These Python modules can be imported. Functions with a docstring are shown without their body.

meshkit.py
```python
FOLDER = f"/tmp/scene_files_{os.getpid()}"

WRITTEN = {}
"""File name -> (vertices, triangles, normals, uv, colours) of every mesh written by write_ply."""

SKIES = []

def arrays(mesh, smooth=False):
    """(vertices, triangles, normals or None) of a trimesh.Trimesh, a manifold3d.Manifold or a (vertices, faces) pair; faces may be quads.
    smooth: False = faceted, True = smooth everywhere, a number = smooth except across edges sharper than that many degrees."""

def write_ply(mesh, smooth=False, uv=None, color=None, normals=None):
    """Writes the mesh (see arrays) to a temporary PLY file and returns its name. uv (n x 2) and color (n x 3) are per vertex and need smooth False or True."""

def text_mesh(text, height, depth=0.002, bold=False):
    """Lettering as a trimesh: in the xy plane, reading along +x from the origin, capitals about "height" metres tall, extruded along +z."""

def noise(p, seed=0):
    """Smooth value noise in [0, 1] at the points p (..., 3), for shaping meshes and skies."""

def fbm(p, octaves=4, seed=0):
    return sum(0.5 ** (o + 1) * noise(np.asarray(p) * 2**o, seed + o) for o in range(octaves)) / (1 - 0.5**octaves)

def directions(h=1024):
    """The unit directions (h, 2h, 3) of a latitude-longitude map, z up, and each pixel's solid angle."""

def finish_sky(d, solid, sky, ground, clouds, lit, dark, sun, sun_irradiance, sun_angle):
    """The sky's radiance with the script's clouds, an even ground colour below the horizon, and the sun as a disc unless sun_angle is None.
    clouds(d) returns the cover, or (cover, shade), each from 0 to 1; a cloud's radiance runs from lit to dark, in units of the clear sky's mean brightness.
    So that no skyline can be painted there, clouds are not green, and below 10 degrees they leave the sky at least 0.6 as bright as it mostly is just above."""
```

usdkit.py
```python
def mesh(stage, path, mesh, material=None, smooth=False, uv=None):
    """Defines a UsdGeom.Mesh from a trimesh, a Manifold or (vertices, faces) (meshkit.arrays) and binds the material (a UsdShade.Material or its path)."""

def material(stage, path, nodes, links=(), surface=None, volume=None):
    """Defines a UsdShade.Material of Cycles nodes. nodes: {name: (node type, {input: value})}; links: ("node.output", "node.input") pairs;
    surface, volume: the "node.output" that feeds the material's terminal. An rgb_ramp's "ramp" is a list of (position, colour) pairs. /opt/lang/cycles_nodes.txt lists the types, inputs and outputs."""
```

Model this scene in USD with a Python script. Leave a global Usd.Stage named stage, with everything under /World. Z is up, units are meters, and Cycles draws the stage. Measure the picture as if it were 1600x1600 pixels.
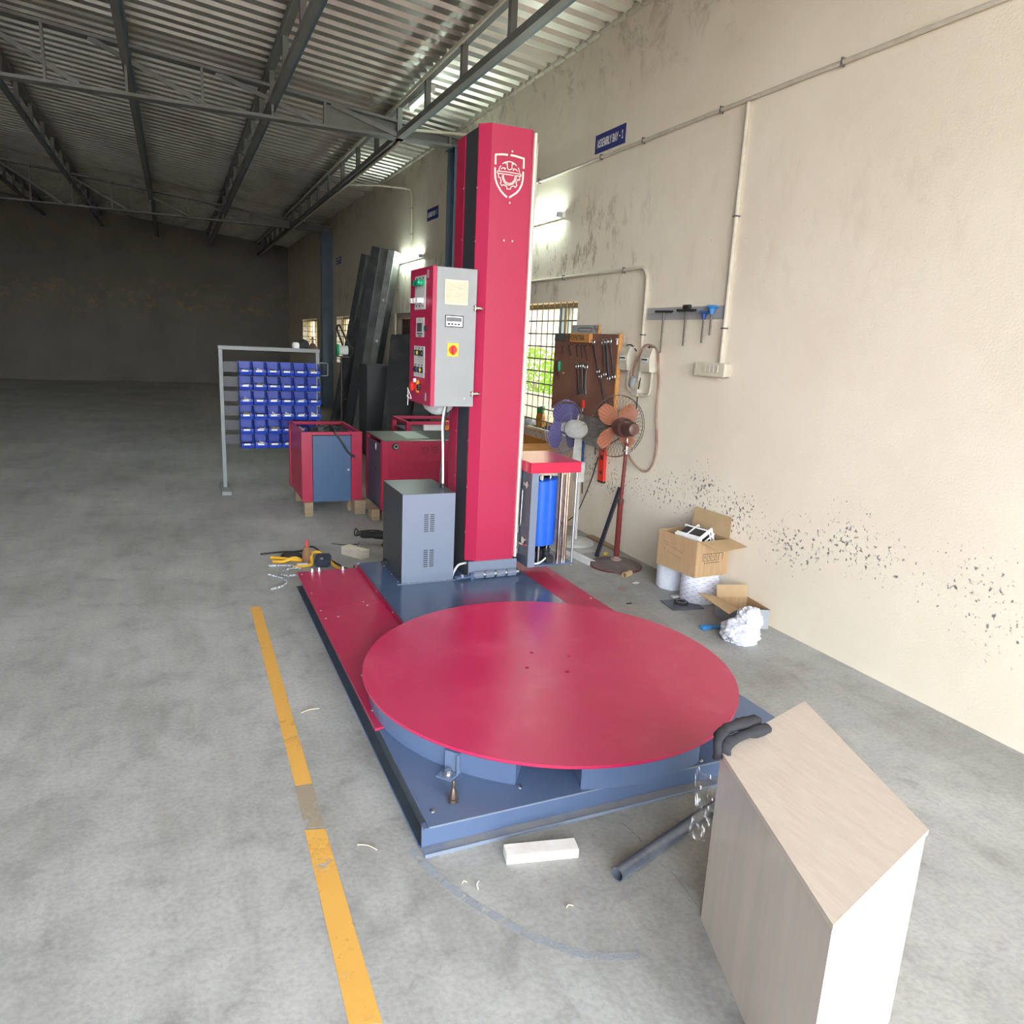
import math, random
import numpy as np, trimesh, manifold3d as m3
import shapely.geometry as sg
from shapely.ops import unary_union
import usdkit, meshkit
from pxr import Usd, UsdGeom, UsdLux, UsdShade, Gf, Sdf

random.seed(7); RNG = np.random.default_rng(7)
stage = Usd.Stage.CreateInMemory()
UsdGeom.SetStageUpAxis(stage, 'Z'); UsdGeom.SetStageMetersPerUnit(stage, 1.0)
UsdGeom.Xform.Define(stage, '/World')

# ------------------------------------------------------------------ camera
CAM_H, F_PX = 1.6, 1160.23
YAW, PITCH, ROLL = 0.427483, 0.224519, 0.0487116
fwd = np.array([math.sin(YAW)*math.cos(PITCH), math.cos(YAW)*math.cos(PITCH), -math.sin(PITCH)])
r0 = np.array([math.cos(YAW), -math.sin(YAW), 0]); u0 = np.cross(r0, fwd)
right = math.cos(ROLL)*r0 + math.sin(ROLL)*u0; up = -math.sin(ROLL)*r0 + math.cos(ROLL)*u0
cam = UsdGeom.Camera.Define(stage, '/World/camera')
cam.AddTransformOp().Set(Gf.Matrix4d(*right, 0, *up, 0, *(-fwd), 0, 0, 0, CAM_H, 1))
cam.CreateHorizontalApertureAttr(36.0); cam.CreateVerticalApertureAttr(36.0)
cam.CreateFocalLengthAttr(36.0*F_PX/1600); cam.CreateClippingRangeAttr(Gf.Vec2f(0.05, 500))
EXPOSURE = 3.12
cam.CreateExposureAttr(EXPOSURE)

# ------------------------------------------------------------------ sky and sun
SUN_DIR = np.array([0.46, 0.42, -0.78]); SUN_DIR /= np.linalg.norm(SUN_DIR)      # the way the light travels
sky = UsdLux.DomeLight.Define(stage, '/World/sky')
sky_mat = usdkit.material(stage, '/World/Looks/sky', {
    's': ('sky_texture', {'sky_type': 'multiple_scattering', 'sun_disc': False, 'sun_elevation': math.asin(-SUN_DIR[2]), 'sun_rotation': math.pi, 'aerosol_density': 1.6}),
    'h': ('hsv', {'saturation': 0.30}),
    'b': ('background_shader', {'strength': 0.085})}, [('s.color', 'h.color'), ('h.color', 'b.color')], surface='b.background')
UsdShade.MaterialBindingAPI.Apply(sky.GetPrim()).Bind(sky_mat)
sun = UsdLux.DistantLight.Define(stage, '/World/sun')
sun.CreateAngleAttr(0.53); sun.CreateIntensityAttr(15.0); sun.CreateColorAttr(Gf.Vec3f(1.0, 0.84, 0.64))
zz = -SUN_DIR; xx = np.cross([0, 0, 1], zz); xx /= np.linalg.norm(xx); yy = np.cross(zz, xx)
sun.AddTransformOp().Set(Gf.Matrix4d(*xx, 0, *yy, 0, *zz, 0, 0, 0, 30, 1))

# ------------------------------------------------------------------ naming helpers
USED = {}
def numbered(parent, name):
    k = (parent, name); n = USED.get(k, 0); USED[k] = n + 1
    return name if n == 0 else f'{name}_{n:03d}'
def path_of(parent): return '/World' if parent is None else str(parent.GetPath())
def keys(p, **kw):
    for k, v in kw.items():
        if v: p.SetCustomDataByKey(k, v)
    return p
def thing(name, label, cat, loc=(0, 0, 0), rz=0, group=None, parent=None):
    x = UsdGeom.Xform.Define(stage, '/World/' + numbered('/World', name))
    if any(loc): x.AddTranslateOp().Set(Gf.Vec3d(*loc))
    if rz: x.AddRotateZOp().Set(float(rz))
    return keys(x.GetPrim(), label=label, category=cat, group=group)
def struct(name, label=None):
    x = UsdGeom.Xform.Define(stage, '/World/' + numbered('/World', name))
    return keys(x.GetPrim(), kind='structure', label=label)
def obj(name, mesh, mat, parent=None, smooth=35, label=None, kind=None):
    if isinstance(mesh, (list,)): mesh = cat(mesh)
    pp = path_of(parent)
    m = usdkit.mesh(stage, pp + '/' + numbered(pp, name), mesh, mat, smooth=smooth)
    return keys(m.GetPrim(), label=label, kind=kind)
def one(name, mesh, mat, label, category, group=None, smooth=35):
    return keys(obj(name, mesh, mat, None, smooth), label=label, category=category, group=group)
def dup(root, loc, rz=0, label=None, group=None):
    was = root.GetCustomData()
    base = root.GetName().rstrip('0123456789').rstrip('_') if root.GetName()[-3:].isdigit() else root.GetName()
    r = thing(base, label or was['label'], was['category'], loc, rz, group or was.get('group'))
    r.GetReferences().AddInternalReference(root.GetPath()); r.SetInstanceable(True)
    return r

# ------------------------------------------------------------------ shape helpers
def cat(ms): return trimesh.util.concatenate([m for m in ms])
def box(x0, x1, y0, y1, z0, z1, b=0.0):
    (x0, x1), (y0, y1), (z0, z1) = sorted((x0, x1)), sorted((y0, y1)), sorted((z0, z1))
    if b <= 0:
        m = trimesh.creation.box((x1-x0, y1-y0, z1-z0)); m.apply_translation(((x0+x1)/2, (y0+y1)/2, (z0+z1)/2)); return m
    b = min(b, (x1-x0)*.45, (y1-y0)*.45, (z1-z0)*.45); P = []
    for X in (x0, x1):
        for Yv in (y0, y1):
            for Z in (z0, z1):
                sx, sy, sz = (1 if X == x0 else -1), (1 if Yv == y0 else -1), (1 if Z == z0 else -1)
                P += [(X, Yv+sy*b, Z+sz*b), (X+sx*b, Yv, Z+sz*b), (X+sx*b, Yv+sy*b, Z)]
    return trimesh.convex.convex_hull(np.array(P))
def move(m, t): m = m.copy(); m.apply_translation(t); return m
def rot(m, deg, axis, about=(0, 0, 0)):
    m = m.copy(); m.apply_transform(trimesh.transformations.rotation_matrix(math.radians(deg), axis, about)); return m
def cyl(p, q, r, n=16, r2=None):
    p, q = np.array(p, float), np.array(q, float); d = q-p; L = np.linalg.norm(d)
    prof = [(0, 0), (r, 0), (r if r2 is None else r2, L), (0, L)]
    m = trimesh.creation.revolve(prof, sections=n); m.apply_transform(trimesh.geometry.align_vectors([0, 0, 1], d/L)); m.apply_translation(p); return m
def lathe(prof, at=(0, 0, 0), n=32, axis=(0, 0, 1)):
    m = trimesh.creation.revolve(prof, sections=n)
    m.apply_transform(trimesh.geometry.align_vectors([0, 0, 1], np.array(axis, float)/np.linalg.norm(axis))); return move(m, at)
def curve(pts, k=6):
    P = np.array(pts, float); out = []
    Q = np.vstack([2*P[0]-P[1], P, 2*P[-1]-P[-2]])
    for i in range(1, len(Q)-2):
        a, b, c, d = Q[i-1:i+3]
        for t in np.linspace(0, 1, k, endpoint=False):
            out.append(.5*((2*b)+(-a+c)*t+(2*a-5*b+4*c-d)*t*t+(-a+3*b-3*c+d)*t**3))
    return np.array(out+[P[-1]])
def tube(pts, r, n=8, closed=False):
    P = np.array(pts, float); N = len(P)
    T = (np.roll(P, -1, 0)-np.roll(P, 1, 0)) if closed else np.gradient(P, axis=0)
    T /= np.maximum(np.linalg.norm(T, axis=1, keepdims=True), 1e-9)
    ref = np.array([0, 0, 1.]) if abs(T[0][2]) < .9 else np.array([1., 0, 0]); u = np.cross(T[0], ref); u /= np.linalg.norm(u); V = []
    for i in range(N):
        u = u-T[i]*(u@T[i]); u /= max(np.linalg.norm(u), 1e-9); w = np.cross(T[i], u)
        for k in range(n):
            a = 2*math.pi*k/n; V.append(P[i]+r*(math.cos(a)*u+math.sin(a)*w))
    Fs = []
    for i in range(N if closed else N-1):
        j = (i+1) % N
        for k in range(n):
            l = (k+1) % n; Fs += [(i*n+k, i*n+l, j*n+l), (i*n+k, j*n+l, j*n+k)]
    if not closed:
        a = len(V); V += [P[0], P[-1]]
        for k in range(n):
            l = (k+1) % n; Fs += [(a, i0+l, i0+k) for i0 in (0,)] + [(a+1, (N-1)*n+k, (N-1)*n+l)]
    m = trimesh.Trimesh(np.array(V), np.array(Fs), process=False); m.fix_normals(); return m
def extr(poly, h, origin, u, v):
    """a shapely polygon in the plane (origin, u, v) pushed h along u x v"""
    u, v = np.array(u, float), np.array(v, float); w = np.cross(u, v); ms = []
    for g in getattr(poly, 'geoms', [poly]):
        if g.is_empty or g.area < 1e-9: continue
        m = trimesh.creation.extrude_polygon(g, h, engine='earcut'); M = np.eye(4); M[:3, 0], M[:3, 1], M[:3, 2], M[:3, 3] = u, v, w, origin
        m.apply_transform(M); ms.append(m)
    return cat(ms)
def prism(pts, h, origin=(0, 0, 0), u=(1, 0, 0), v=(0, 1, 0)): return extr(sg.Polygon(pts), h, origin, u, v)
def strokes(lines, w): return unary_union([sg.LineString(l).buffer(w/2, cap_style=2, join_style=1, quad_segs=3) for l in lines])
def text(s, h, origin, u, v, depth=.002, bold=False, width=None, center=False):
    m = meshkit.text_mesh(s, h, depth, bold)
    if width: m.apply_scale((width/m.extents[0], 1, 1))
    if center: m.apply_translation((-m.bounds.mean(0)[0], -h/2, 0))
    u, v = np.array(u, float), np.array(v, float); M = np.eye(4); M[:3, 0], M[:3, 1], M[:3, 2], M[:3, 3] = u, v, np.cross(u, v), origin
    m.apply_transform(M); return m
def beam(p, q, w, h, upv=(0, 0, 1)):
    """rectangular bar p to q: w sideways, h along upv"""
    p, q = np.array(p, float), np.array(q, float); d = q-p; L = np.linalg.norm(d); d /= L
    s = np.cross(d, upv); s /= np.linalg.norm(s); t = np.cross(s, d)
    m = trimesh.creation.box((L, w, h)); M = np.eye(4); M[:3, 0], M[:3, 1], M[:3, 2], M[:3, 3] = d, s, t, (p+q)/2; m.apply_transform(M); return m
def bolt(p, n, r=.009, h=.007):
    """hexagon head on a washer, sitting at p and pointing along n"""
    n = np.array(n, float); p = np.array(p, float)
    return cat([cyl(p-n*.001, p+n*.0018, r*1.45, 14), cyl(p+n*.001, p+n*h, r, 6)])
def dome(p, n, r=.007):
    return lathe([(r, -.001), (r*.95, r*.25), (r*.6, r*.5), (0, r*.6)], p, 12, n)
def sheet_noise(m, amp, scale, seed=0):
    m = m.copy(); n = meshkit.fbm(np.asarray(m.vertices)*scale, 3, seed)-.5; m.vertices += m.vertex_normals*(n*2*amp)[:, None]; return m

# ------------------------------------------------------------------ materials
MATS = {}
def mat(name, color, rough=.5, metal=0, color2=None, scale=6, amount=(.35, .7), bump=0, bscale=120, bdist=.001, spec=.5, coat=0, stretch=None, detail=4, **extra):
    nodes = {'p': ('principled_bsdf', {'base_color': color, 'roughness': rough, 'metallic': metal, 'specular_ior_level': spec, 'coat_weight': coat, **extra})}; links = []
    if color2 is not None or bump: nodes['g'] = ('geometry', {})
    src = 'g.position'
    if stretch and (color2 is not None):
        nodes['mp'] = ('mapping', {'scale': stretch}); links.append(('g.position', 'mp.vector')); src = 'mp.vector'
    if color2 is not None:
        nodes['n'] = ('noise_texture', {'scale': scale, 'detail': detail, 'roughness': .6}); links.append((src, 'n.vector'))
        nodes['r'] = ('rgb_ramp', {'ramp': [(amount[0], color), (amount[1], color2)]}); links += [('n.fac', 'r.fac'), ('r.color', 'p.base_color')]
    if bump:
        nodes['bn'] = ('noise_texture', {'scale': bscale, 'detail': 2}); links.append(('g.position', 'bn.vector'))
        nodes['b'] = ('bump', {'strength': bump, 'distance': bdist}); links += [('bn.fac', 'b.height'), ('b.normal', 'p.normal')]
    MATS[name] = usdkit.material(stage, '/World/Looks/' + name, nodes, links, surface='p.BSDF'); return MATS[name]
def glow(name, color, strength):
    return usdkit.material(stage, '/World/Looks/' + name, {'e': ('emission', {'color': color, 'strength': strength})}, surface='e.emission')

RED = mat('red_powder_coat', (.39, .013, .060), .40, bump=.28, bscale=420, bdist=.0006)
RED_DECK = mat('red_deck_paint', (.37, .014, .062), .36, color2=(.41, .03, .08), scale=5, bump=.12, bscale=300, bdist=.0005)
RED_TABLE = mat('red_turntable_paint', (.43, .015, .074), .30, color2=(.50, .05, .115), scale=4.5, amount=(.5, .8), bump=.5, bscale=380, bdist=.0006, spec=.75)
RED_DARK = mat('red_cabinet_paint', (.36, .012, .05), .38, bump=.1, bscale=300, bdist=.0005)
BLUE = mat('blue_grey_paint', (.078, .115, .20), .26, color2=(.088, .128, .215), scale=3, bump=.05, bscale=250, bdist=.0005)
BLUE_LIGHT = mat('blue_grey_satin_paint', (.175, .21, .275), .32, bump=.05, bscale=250, bdist=.0005)  # paler copy of the blue-grey paint; frontal sheen put into the colour
BLUE_DOOR = mat('deep_blue_paint', (.045, .10, .20), .42)
FLANGE = mat('scuffed_blue_flange', (.11, .15, .235), .45, color2=(.235, .235, .235), scale=5, amount=(.34, .52))
CHARCOAL = mat('charcoal_paint', (.033, .036, .042), .42, bump=.08, bscale=250, bdist=.0005)
GREY = mat('grey_cabinet_paint', (.27, .285, .29), .36, color2=(.30, .315, .32), scale=5)
STEEL_BLUE = mat('column_paint', (.075, .115, .16), .5, color2=(.06, .09, .12), scale=4)
TRUSS = mat('truss_paint', (.165, .17, .165), .5, color2=(.13, .12, .108), scale=3)
CREAM = mat('cream_plastic', (.66, .60, .46), .4)
IVORY = mat('ivory_plastic', (.58, .53, .43), .45, color2=(.47, .42, .33), scale=14)
WHITE = mat('white_plastic', (.72, .72, .70), .4)
FOAM = mat('white_foam', (.80, .78, .74), .8, color2=(.68, .62, .57), scale=14, amount=(.45, .75))
BLACK = mat('black_plastic', (.014, .014, .015), .45)
BLACK_GLOSS = mat('black_gloss', (.012, .012, .014), .2)
RUBBER = mat('black_rubber', (.02, .02, .02), .7)
STEEL = mat('polished_steel', (.62, .60, .57), .22, 1)
ZINC = mat('zinc_plated', (.66, .67, .68), .32, 1)
GALV = mat('galvanised_sheet', (.34, .36, .36), .42, .75, color2=(.24, .26, .27), scale=7)
DARK_STEEL = mat('dark_mill_steel', (.055, .06, .068), .42, .55, color2=(.11, .10, .09), scale=6, amount=(.5, .75))
PIPE = mat('oily_pipe_steel', (.13, .15, .185), .28, .6, color2=(.22, .235, .26), scale=12, amount=(.45, .7))
BLUE_ROLL = mat('blue_rubber_roller', (.008, .105, .66), .45)
BLUE_BIN = mat('blue_bin_plastic', (.018, .055, .42), .40)
LABELP = mat('paper_label', (.72, .71, .68), .7)
INK = mat('dark_ink', (.03, .03, .035), .7)
YELLOW = mat('yellow_plastic', (.85, .55, .03), .4)
ORANGE = mat('orange_plastic', (.80, .22, .02), .45)
RED_P = mat('red_plastic', (.62, .03, .02), .4)
GREEN_P = mat('green_plastic', (.01, .30, .12), .35)
CYAN = mat('light_blue_plastic', (.03, .22, .55), .4)
NAVY = mat('navy_sign_blue', (.018, .03, .17), .5)
WIRE_GREY = mat('grey_cable', (.50, .51, .52), .5)
WOOD = mat('plain_wood', (.34, .25, .16), .75, color2=(.25, .18, .11), scale=9, stretch=(1, 1, 8))
WOOD_ORANGE = mat('orange_wood', (.58, .27, .07), .6, color2=(.46, .19, .045), scale=10, stretch=(1, 6, 6))
PLYBROWN = mat('brown_peg_panel', (.235, .105, .066), .65, color2=(.17, .075, .05), scale=5, bump=.1, bscale=150)
CARD = mat('corrugated_cardboard', (.46, .30, .16), .8, color2=(.38, .24, .12), scale=7, stretch=(14, 14, 1))
CARD_IN = mat('cardboard_inside', (.47, .33, .18), .85, color2=(.40, .27, .14), scale=6)
WHITE_FILM = mat('white_film', (.76, .78, .84), .38, color2=(.66, .68, .76), scale=20)
STAINLESS = mat('stainless_top', (.55, .55, .52), .25, 1, color2=(.35, .36, .33), scale=4, stretch=(1, 6, 1))
BROWN_P = mat('brown_fan_paint', (.055, .022, .018), .35)
MAROON = mat('maroon_pole_paint', (.12, .018, .018), .25)
BLADE_O = mat('amber_fan_blade', (.33, .115, .06), .35)
BLADE_V = mat('violet_fan_blade', (.075, .065, .17), .35)
CLOTH_BLACK = mat('black_fabric', (.022, .022, .026), .8)
CHAIN_Y = mat('yellow_webbing', (.72, .40, .03), .6)
WALL_OUT = mat('outside_wall_cream', (.72, .66, .42), .9, color2=(.66, .60, .38), scale=2)
LEAF = usdkit.material(stage, '/World/Looks/leaf', {'d': ('diffuse_bsdf', {'color': (.16, .33, .035)}), 't': ('translucent_bsdf', {'color': (.28, .48, .05)}), 'm': ('mix_closure', {'fac': .45})},
                       [('d.BSDF', 'm.closure1'), ('t.BSDF', 'm.closure2')], surface='m.closure')
FILM = usdkit.material(stage, '/World/Looks/clear_film', {'t': ('transparent_bsdf', {'color': (.93, .93, .93)}), 'g': ('glossy_bsdf', {'color': (.9, .9, .9), 'roughness': .12}), 'm': ('mix_closure', {'fac': .10})},
                       [('t.BSDF', 'm.closure1'), ('g.BSDF', 'm.closure2')], surface='m.closure')
TUBE_ON = glow('lit_tube', (.82, 1.0, .90), 9.0)
LED_ON = glow('lit_green_lamp', (.01, .8, .30), .5)

def floor_material():
    N = {'g': ('geometry', {}), 'n1': ('noise_texture', {'scale': .9, 'detail': 6, 'roughness': .62}), 'n2': ('noise_texture', {'scale': 5.5, 'detail': 6, 'roughness': .65, 'distortion': .5}),
         'n3': ('noise_texture', {'scale': 60, 'detail': 3}), 'mp': ('mapping', {'scale': (1.6, .35, 1)}), 'n4': ('noise_texture', {'scale': 4, 'detail': 5, 'roughness': .6}),
         'r1': ('rgb_ramp', {'ramp': [(.30, (.285, .28, .26)), (.50, (.37, .37, .35)), (.70, (.44, .435, .415))]}),
         'r2': ('rgb_ramp', {'ramp': [(.30, (.62, .62, .61)), (.45, (.93, .93, .93)), (.62, (1.06, 1.06, 1.05))]}),
         'r3': ('rgb_ramp', {'ramp': [(.30, (.84, .84, .84)), (.60, (1.05, 1.05, 1.05))]}), 'r4': ('rgb_ramp', {'ramp': [(.33, (.80, .79, .77)), (.55, (1.02, 1.02, 1.02))]}),
         'x1': ('mix', {'mix_type': 'multiply', 'fac': .75}), 'x2': ('mix', {'mix_type': 'multiply', 'fac': .8}), 'x3': ('mix', {'mix_type': 'multiply', 'fac': .7}),
         'rr': ('rgb_ramp', {'ramp': [(.3, (.42, .42, .42)), (.7, (.70, .70, .70))]}), 'b': ('bump', {'strength': .25, 'distance': .004}), 'p': ('principled_bsdf', {'specular_ior_level': .35})}
    L = [('g.position', 'n1.vector'), ('g.position', 'n2.vector'), ('g.position', 'n3.vector'), ('g.position', 'mp.vector'), ('mp.vector', 'n4.vector'),
         ('n1.fac', 'r1.fac'), ('n2.fac', 'r2.fac'), ('n3.fac', 'r3.fac'), ('n4.fac', 'r4.fac'), ('r1.color', 'x1.color1'), ('r2.color', 'x1.color2'), ('x1.color', 'x2.color1'), ('r3.color', 'x2.color2'),
         ('x2.color', 'x3.color1'), ('r4.color', 'x3.color2'), ('x3.color', 'p.base_color'), ('n2.fac', 'rr.fac'), ('rr.color', 'p.roughness'), ('n3.fac', 'b.height'), ('b.normal', 'p.normal')]
    return usdkit.material(stage, '/World/Looks/concrete_floor', N, L, surface='p.BSDF')
def wall_material(name='old_limewash', base=(.83, .75, .61), base2=(.77, .685, .545)):
    """dirty limewash: broad clouds, rust runs below the conduit, flaked specks low down, cobweb dirt under the roof"""
    N = {'g': ('geometry', {}), 's': ('separate_xyz', {}), 'n1': ('noise_texture', {'scale': 1.3, 'detail': 5, 'roughness': .6}), 'r1': ('rgb_ramp', {'ramp': [(.32, base2), (.62, base)]}),
         # flaked specks: fine noise gated by a broad noise and by height (0.3 to 0.95 m)
         'n2': ('noise_texture', {'scale': 44, 'detail': 4, 'roughness': .65}), 'n2b': ('noise_texture', {'scale': 2.4, 'detail': 3}), 'h2': ('rgb_ramp', {'ramp': [(0, (.30, .30, .30)), (.06, (.62, .62, .62)), (.13, (1, 1, 1)), (.18, (.9, .9, .9)), (.26, (.42, .42, .42)), (.45, (.40, .40, .40)), (.58, (.62, .62, .62)), (.7, (.35, .35, .35)), (1, (.35, .35, .35))]}),
         'zs': ('math', {'math_type': 'multiply', 'value2': .25}), 'm2': ('math', {'math_type': 'multiply_add', 'value2': .5, 'value3': .0}), 'm2b': ('math', {'math_type': 'multiply_add', 'value2': .22}), 'a2': ('math', {'math_type': 'add'}),
         'k2': ('rgb_ramp', {'ramp': [(.575, (0, 0, 0)), (.605, (1, 1, 1))]}), 'hb': ('math', {'math_type': 'multiply_add', 'value2': .17}),
         # rust and damp runs, stretched downwards
         'mp': ('mapping', {'scale': (1, 2.9, 1.35)}), 'n3': ('noise_texture', {'scale': 2.6, 'detail': 8, 'roughness': .78}), 'k3': ('rgb_ramp', {'ramp': [(.52, (0, 0, 0)), (.64, (1, 1, 1))]}), 'y3': ('map_range', {'from_min': 4.7, 'from_max': 5.6, 'to_min': .12, 'to_max': .9, 'clamp': True}), 'f3b': ('math', {'math_type': 'multiply'}),
         'h3': ('rgb_ramp', {'ramp': [(.36, (0, 0, 0)), (.48, (.5, .5, .5)), (.56, (.95, .95, .95)), (.66, (.7, .7, .7)), (.74, (.06, .06, .06)), (.88, (.04, .04, .04)), (1, (.12, .12, .12))]}), 'f3': ('math', {'math_type': 'multiply'}),
         # cobweb dirt near the roof
         'n4': ('noise_texture', {'scale': 4.2, 'detail': 8, 'roughness': .78, 'distortion': .5}), 'k4': ('rgb_ramp', {'ramp': [(.50, (0, 0, 0)), (.68, (.75, .75, .75))]}), 'h4': ('rgb_ramp', {'ramp': [(.84, (0, 0, 0)), (.92, (.6, .6, .6)), (1, (.85, .85, .85))]}), 'f4': ('math', {'math_type': 'multiply'}),
         # the far end of the hall is dirtier
         'yf': ('map_range', {'from_min': 7.0, 'from_max': 17, 'to_min': 0, 'to_max': .45, 'clamp': True}), 'c5': ('mix', {'color2': (.20, .185, .155)}),
         'c2': ('mix', {'color2': (.19, .18, .165)}), 'c3': ('mix', {'color2': (.34, .235, .14)}), 'c4': ('mix', {'color2': (.26, .20, .145)}),
         'n5': ('noise_texture', {'scale': 90, 'detail': 3}), 'b': ('bump', {'strength': .3, 'distance': .004}), 'p': ('principled_bsdf', {'roughness': .85, 'specular_ior_level': .2})}
    L = [('g.position', 's.vector'), ('g.position', 'n1.vector'), ('n1.fac', 'r1.fac'), ('g.position', 'n2.vector'), ('g.position', 'n2b.vector'), ('s.z', 'zs.value1'), ('zs.value', 'h2.fac'), ('zs.value', 'h3.fac'), ('zs.value', 'h4.fac'),
         ('n2.fac', 'm2.value1'), ('n2b.fac', 'm2b.value1'), ('m2.value', 'm2b.value3'), ('h2.color', 'hb.value1'), ('m2b.value', 'hb.value3'), ('hb.value', 'k2.fac'),
         ('g.position', 'mp.vector'), ('mp.vector', 'n3.vector'), ('n3.fac', 'k3.fac'), ('k3.color', 'f3.value1'), ('h3.color', 'f3.value2'), ('s.y', 'y3.value'), ('y3.result', 'f3b.value1'), ('f3.value', 'f3b.value2'),
         ('g.position', 'n4.vector'), ('n4.fac', 'k4.fac'), ('k4.color', 'f4.value1'), ('h4.color', 'f4.value2'),
         ('r1.color', 'c5.color1'), ('s.y', 'yf.value'), ('yf.result', 'c5.fac'), ('c5.color', 'c3.color1'), ('f3b.value', 'c3.fac'), ('c3.color', 'c4.color1'), ('f4.value', 'c4.fac'), ('c4.color', 'c2.color1'), ('k2.color', 'c2.fac'),
         ('c2.color', 'p.base_color'), ('g.position', 'n5.vector'), ('n5.fac', 'b.height'), ('b.normal', 'p.normal')]
    del N['a2']
    return usdkit.material(stage, '/World/Looks/' + name, N, L, surface='p.BSDF')
FLOOR = floor_material(); WALL = wall_material()
ROOF = mat('roof_sheet_zinc', (.86, .825, .75), .36, .92, color2=(.58, .53, .48), scale=1.1, amount=(.5, .75), stretch=(1, .35, 1))
PLASTER = mat('mortar_edge', (.50, .46, .38), .9)
GROUND = mat('outside_ground', (.76, .62, .45), .95, color2=(.70, .56, .40), scale=1.2)
def worn(name, color, thresh, scale, rough=.6, stretch=(1, 1, 1)):
    """paint worn through in patches: the bare floor shows where it is gone"""
    N = {'g': ('geometry', {}), 'mp': ('mapping', {'scale': stretch}), 'n': ('noise_texture', {'scale': scale, 'detail': 6, 'roughness': .7}), 'k': ('rgb_ramp', {'ramp': [(thresh-.05, (0, 0, 0)), (thresh+.05, (1, 1, 1))]}),
         'p': ('principled_bsdf', {'base_color': color, 'roughness': rough}), 't': ('transparent_bsdf', {}), 'm': ('mix_closure', {})}
    return usdkit.material(stage, '/World/Looks/' + name, N, [('g.position', 'mp.vector'), ('mp.vector', 'n.vector'), ('n.fac', 'k.fac'), ('k.color', 'm.fac'), ('p.BSDF', 'm.closure1'), ('t.BSDF', 'm.closure2')], surface='m.closure')
STRIPE = worn('yellow_line_paint', (.66, .36, .075), .62, 7)
STRIPE_WORN = worn('worn_line_paint', (.30, .25, .18), .58, 9)
SCUFF = worn('blue_scuff', (.265, .285, .30), .52, 30)
CRACK = worn('hairline_crack', (.24, .23, .21), .52, 20)
PINK = worn('pink_overspray', (.42, .22, .21), .50, 9)

# ================================================================== SETTING
WX = 3.21                                                   # inner face of the right wall
Y0, Y1, XL = -2.9, 24.0, -6.6
fl = struct('floor')
obj('slab', box(XL-.2, WX+.26, Y0-.3, Y1+.2, -.12, 0), FLOOR, fl)
def strip(pts, z=.0006): return prism(pts, .0006, (0, 0, z))
obj('painted_line', strip([(.301, 1.45), (.376, 1.428), (.379, 2.20), (.315, 2.215)]), STRIPE, fl, label='bright yellow stretch of the painted floor line')
obj('painted_line', strip([(.316, 2.225), (.379, 2.21), (.381, 2.47), (.322, 2.475)]), STRIPE_WORN, fl, label='worn grey-brown stretch of the painted floor line')
obj('painted_line', strip([(.322, 2.478), (.381, 2.473), (.392, 4.4), (.334, 4.4)]), STRIPE, fl, label='far yellow stretch of the painted floor line')
arc = curve([(.615, 1.99), (.662, 1.838), (.70, 1.75), (.754, 1.651), (.80, 1.575), (.861, 1.499), (.93, 1.435), (1.004, 1.397), (1.06, 1.38)])
obj('paint_scuff', extr(sg.LineString(arc).buffer(.014, cap_style=1), .0005, (0, 0, .0004), (1, 0, 0), (0, 1, 0)), SCUFF, fl, label='blue-grey curved scuff mark')
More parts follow.
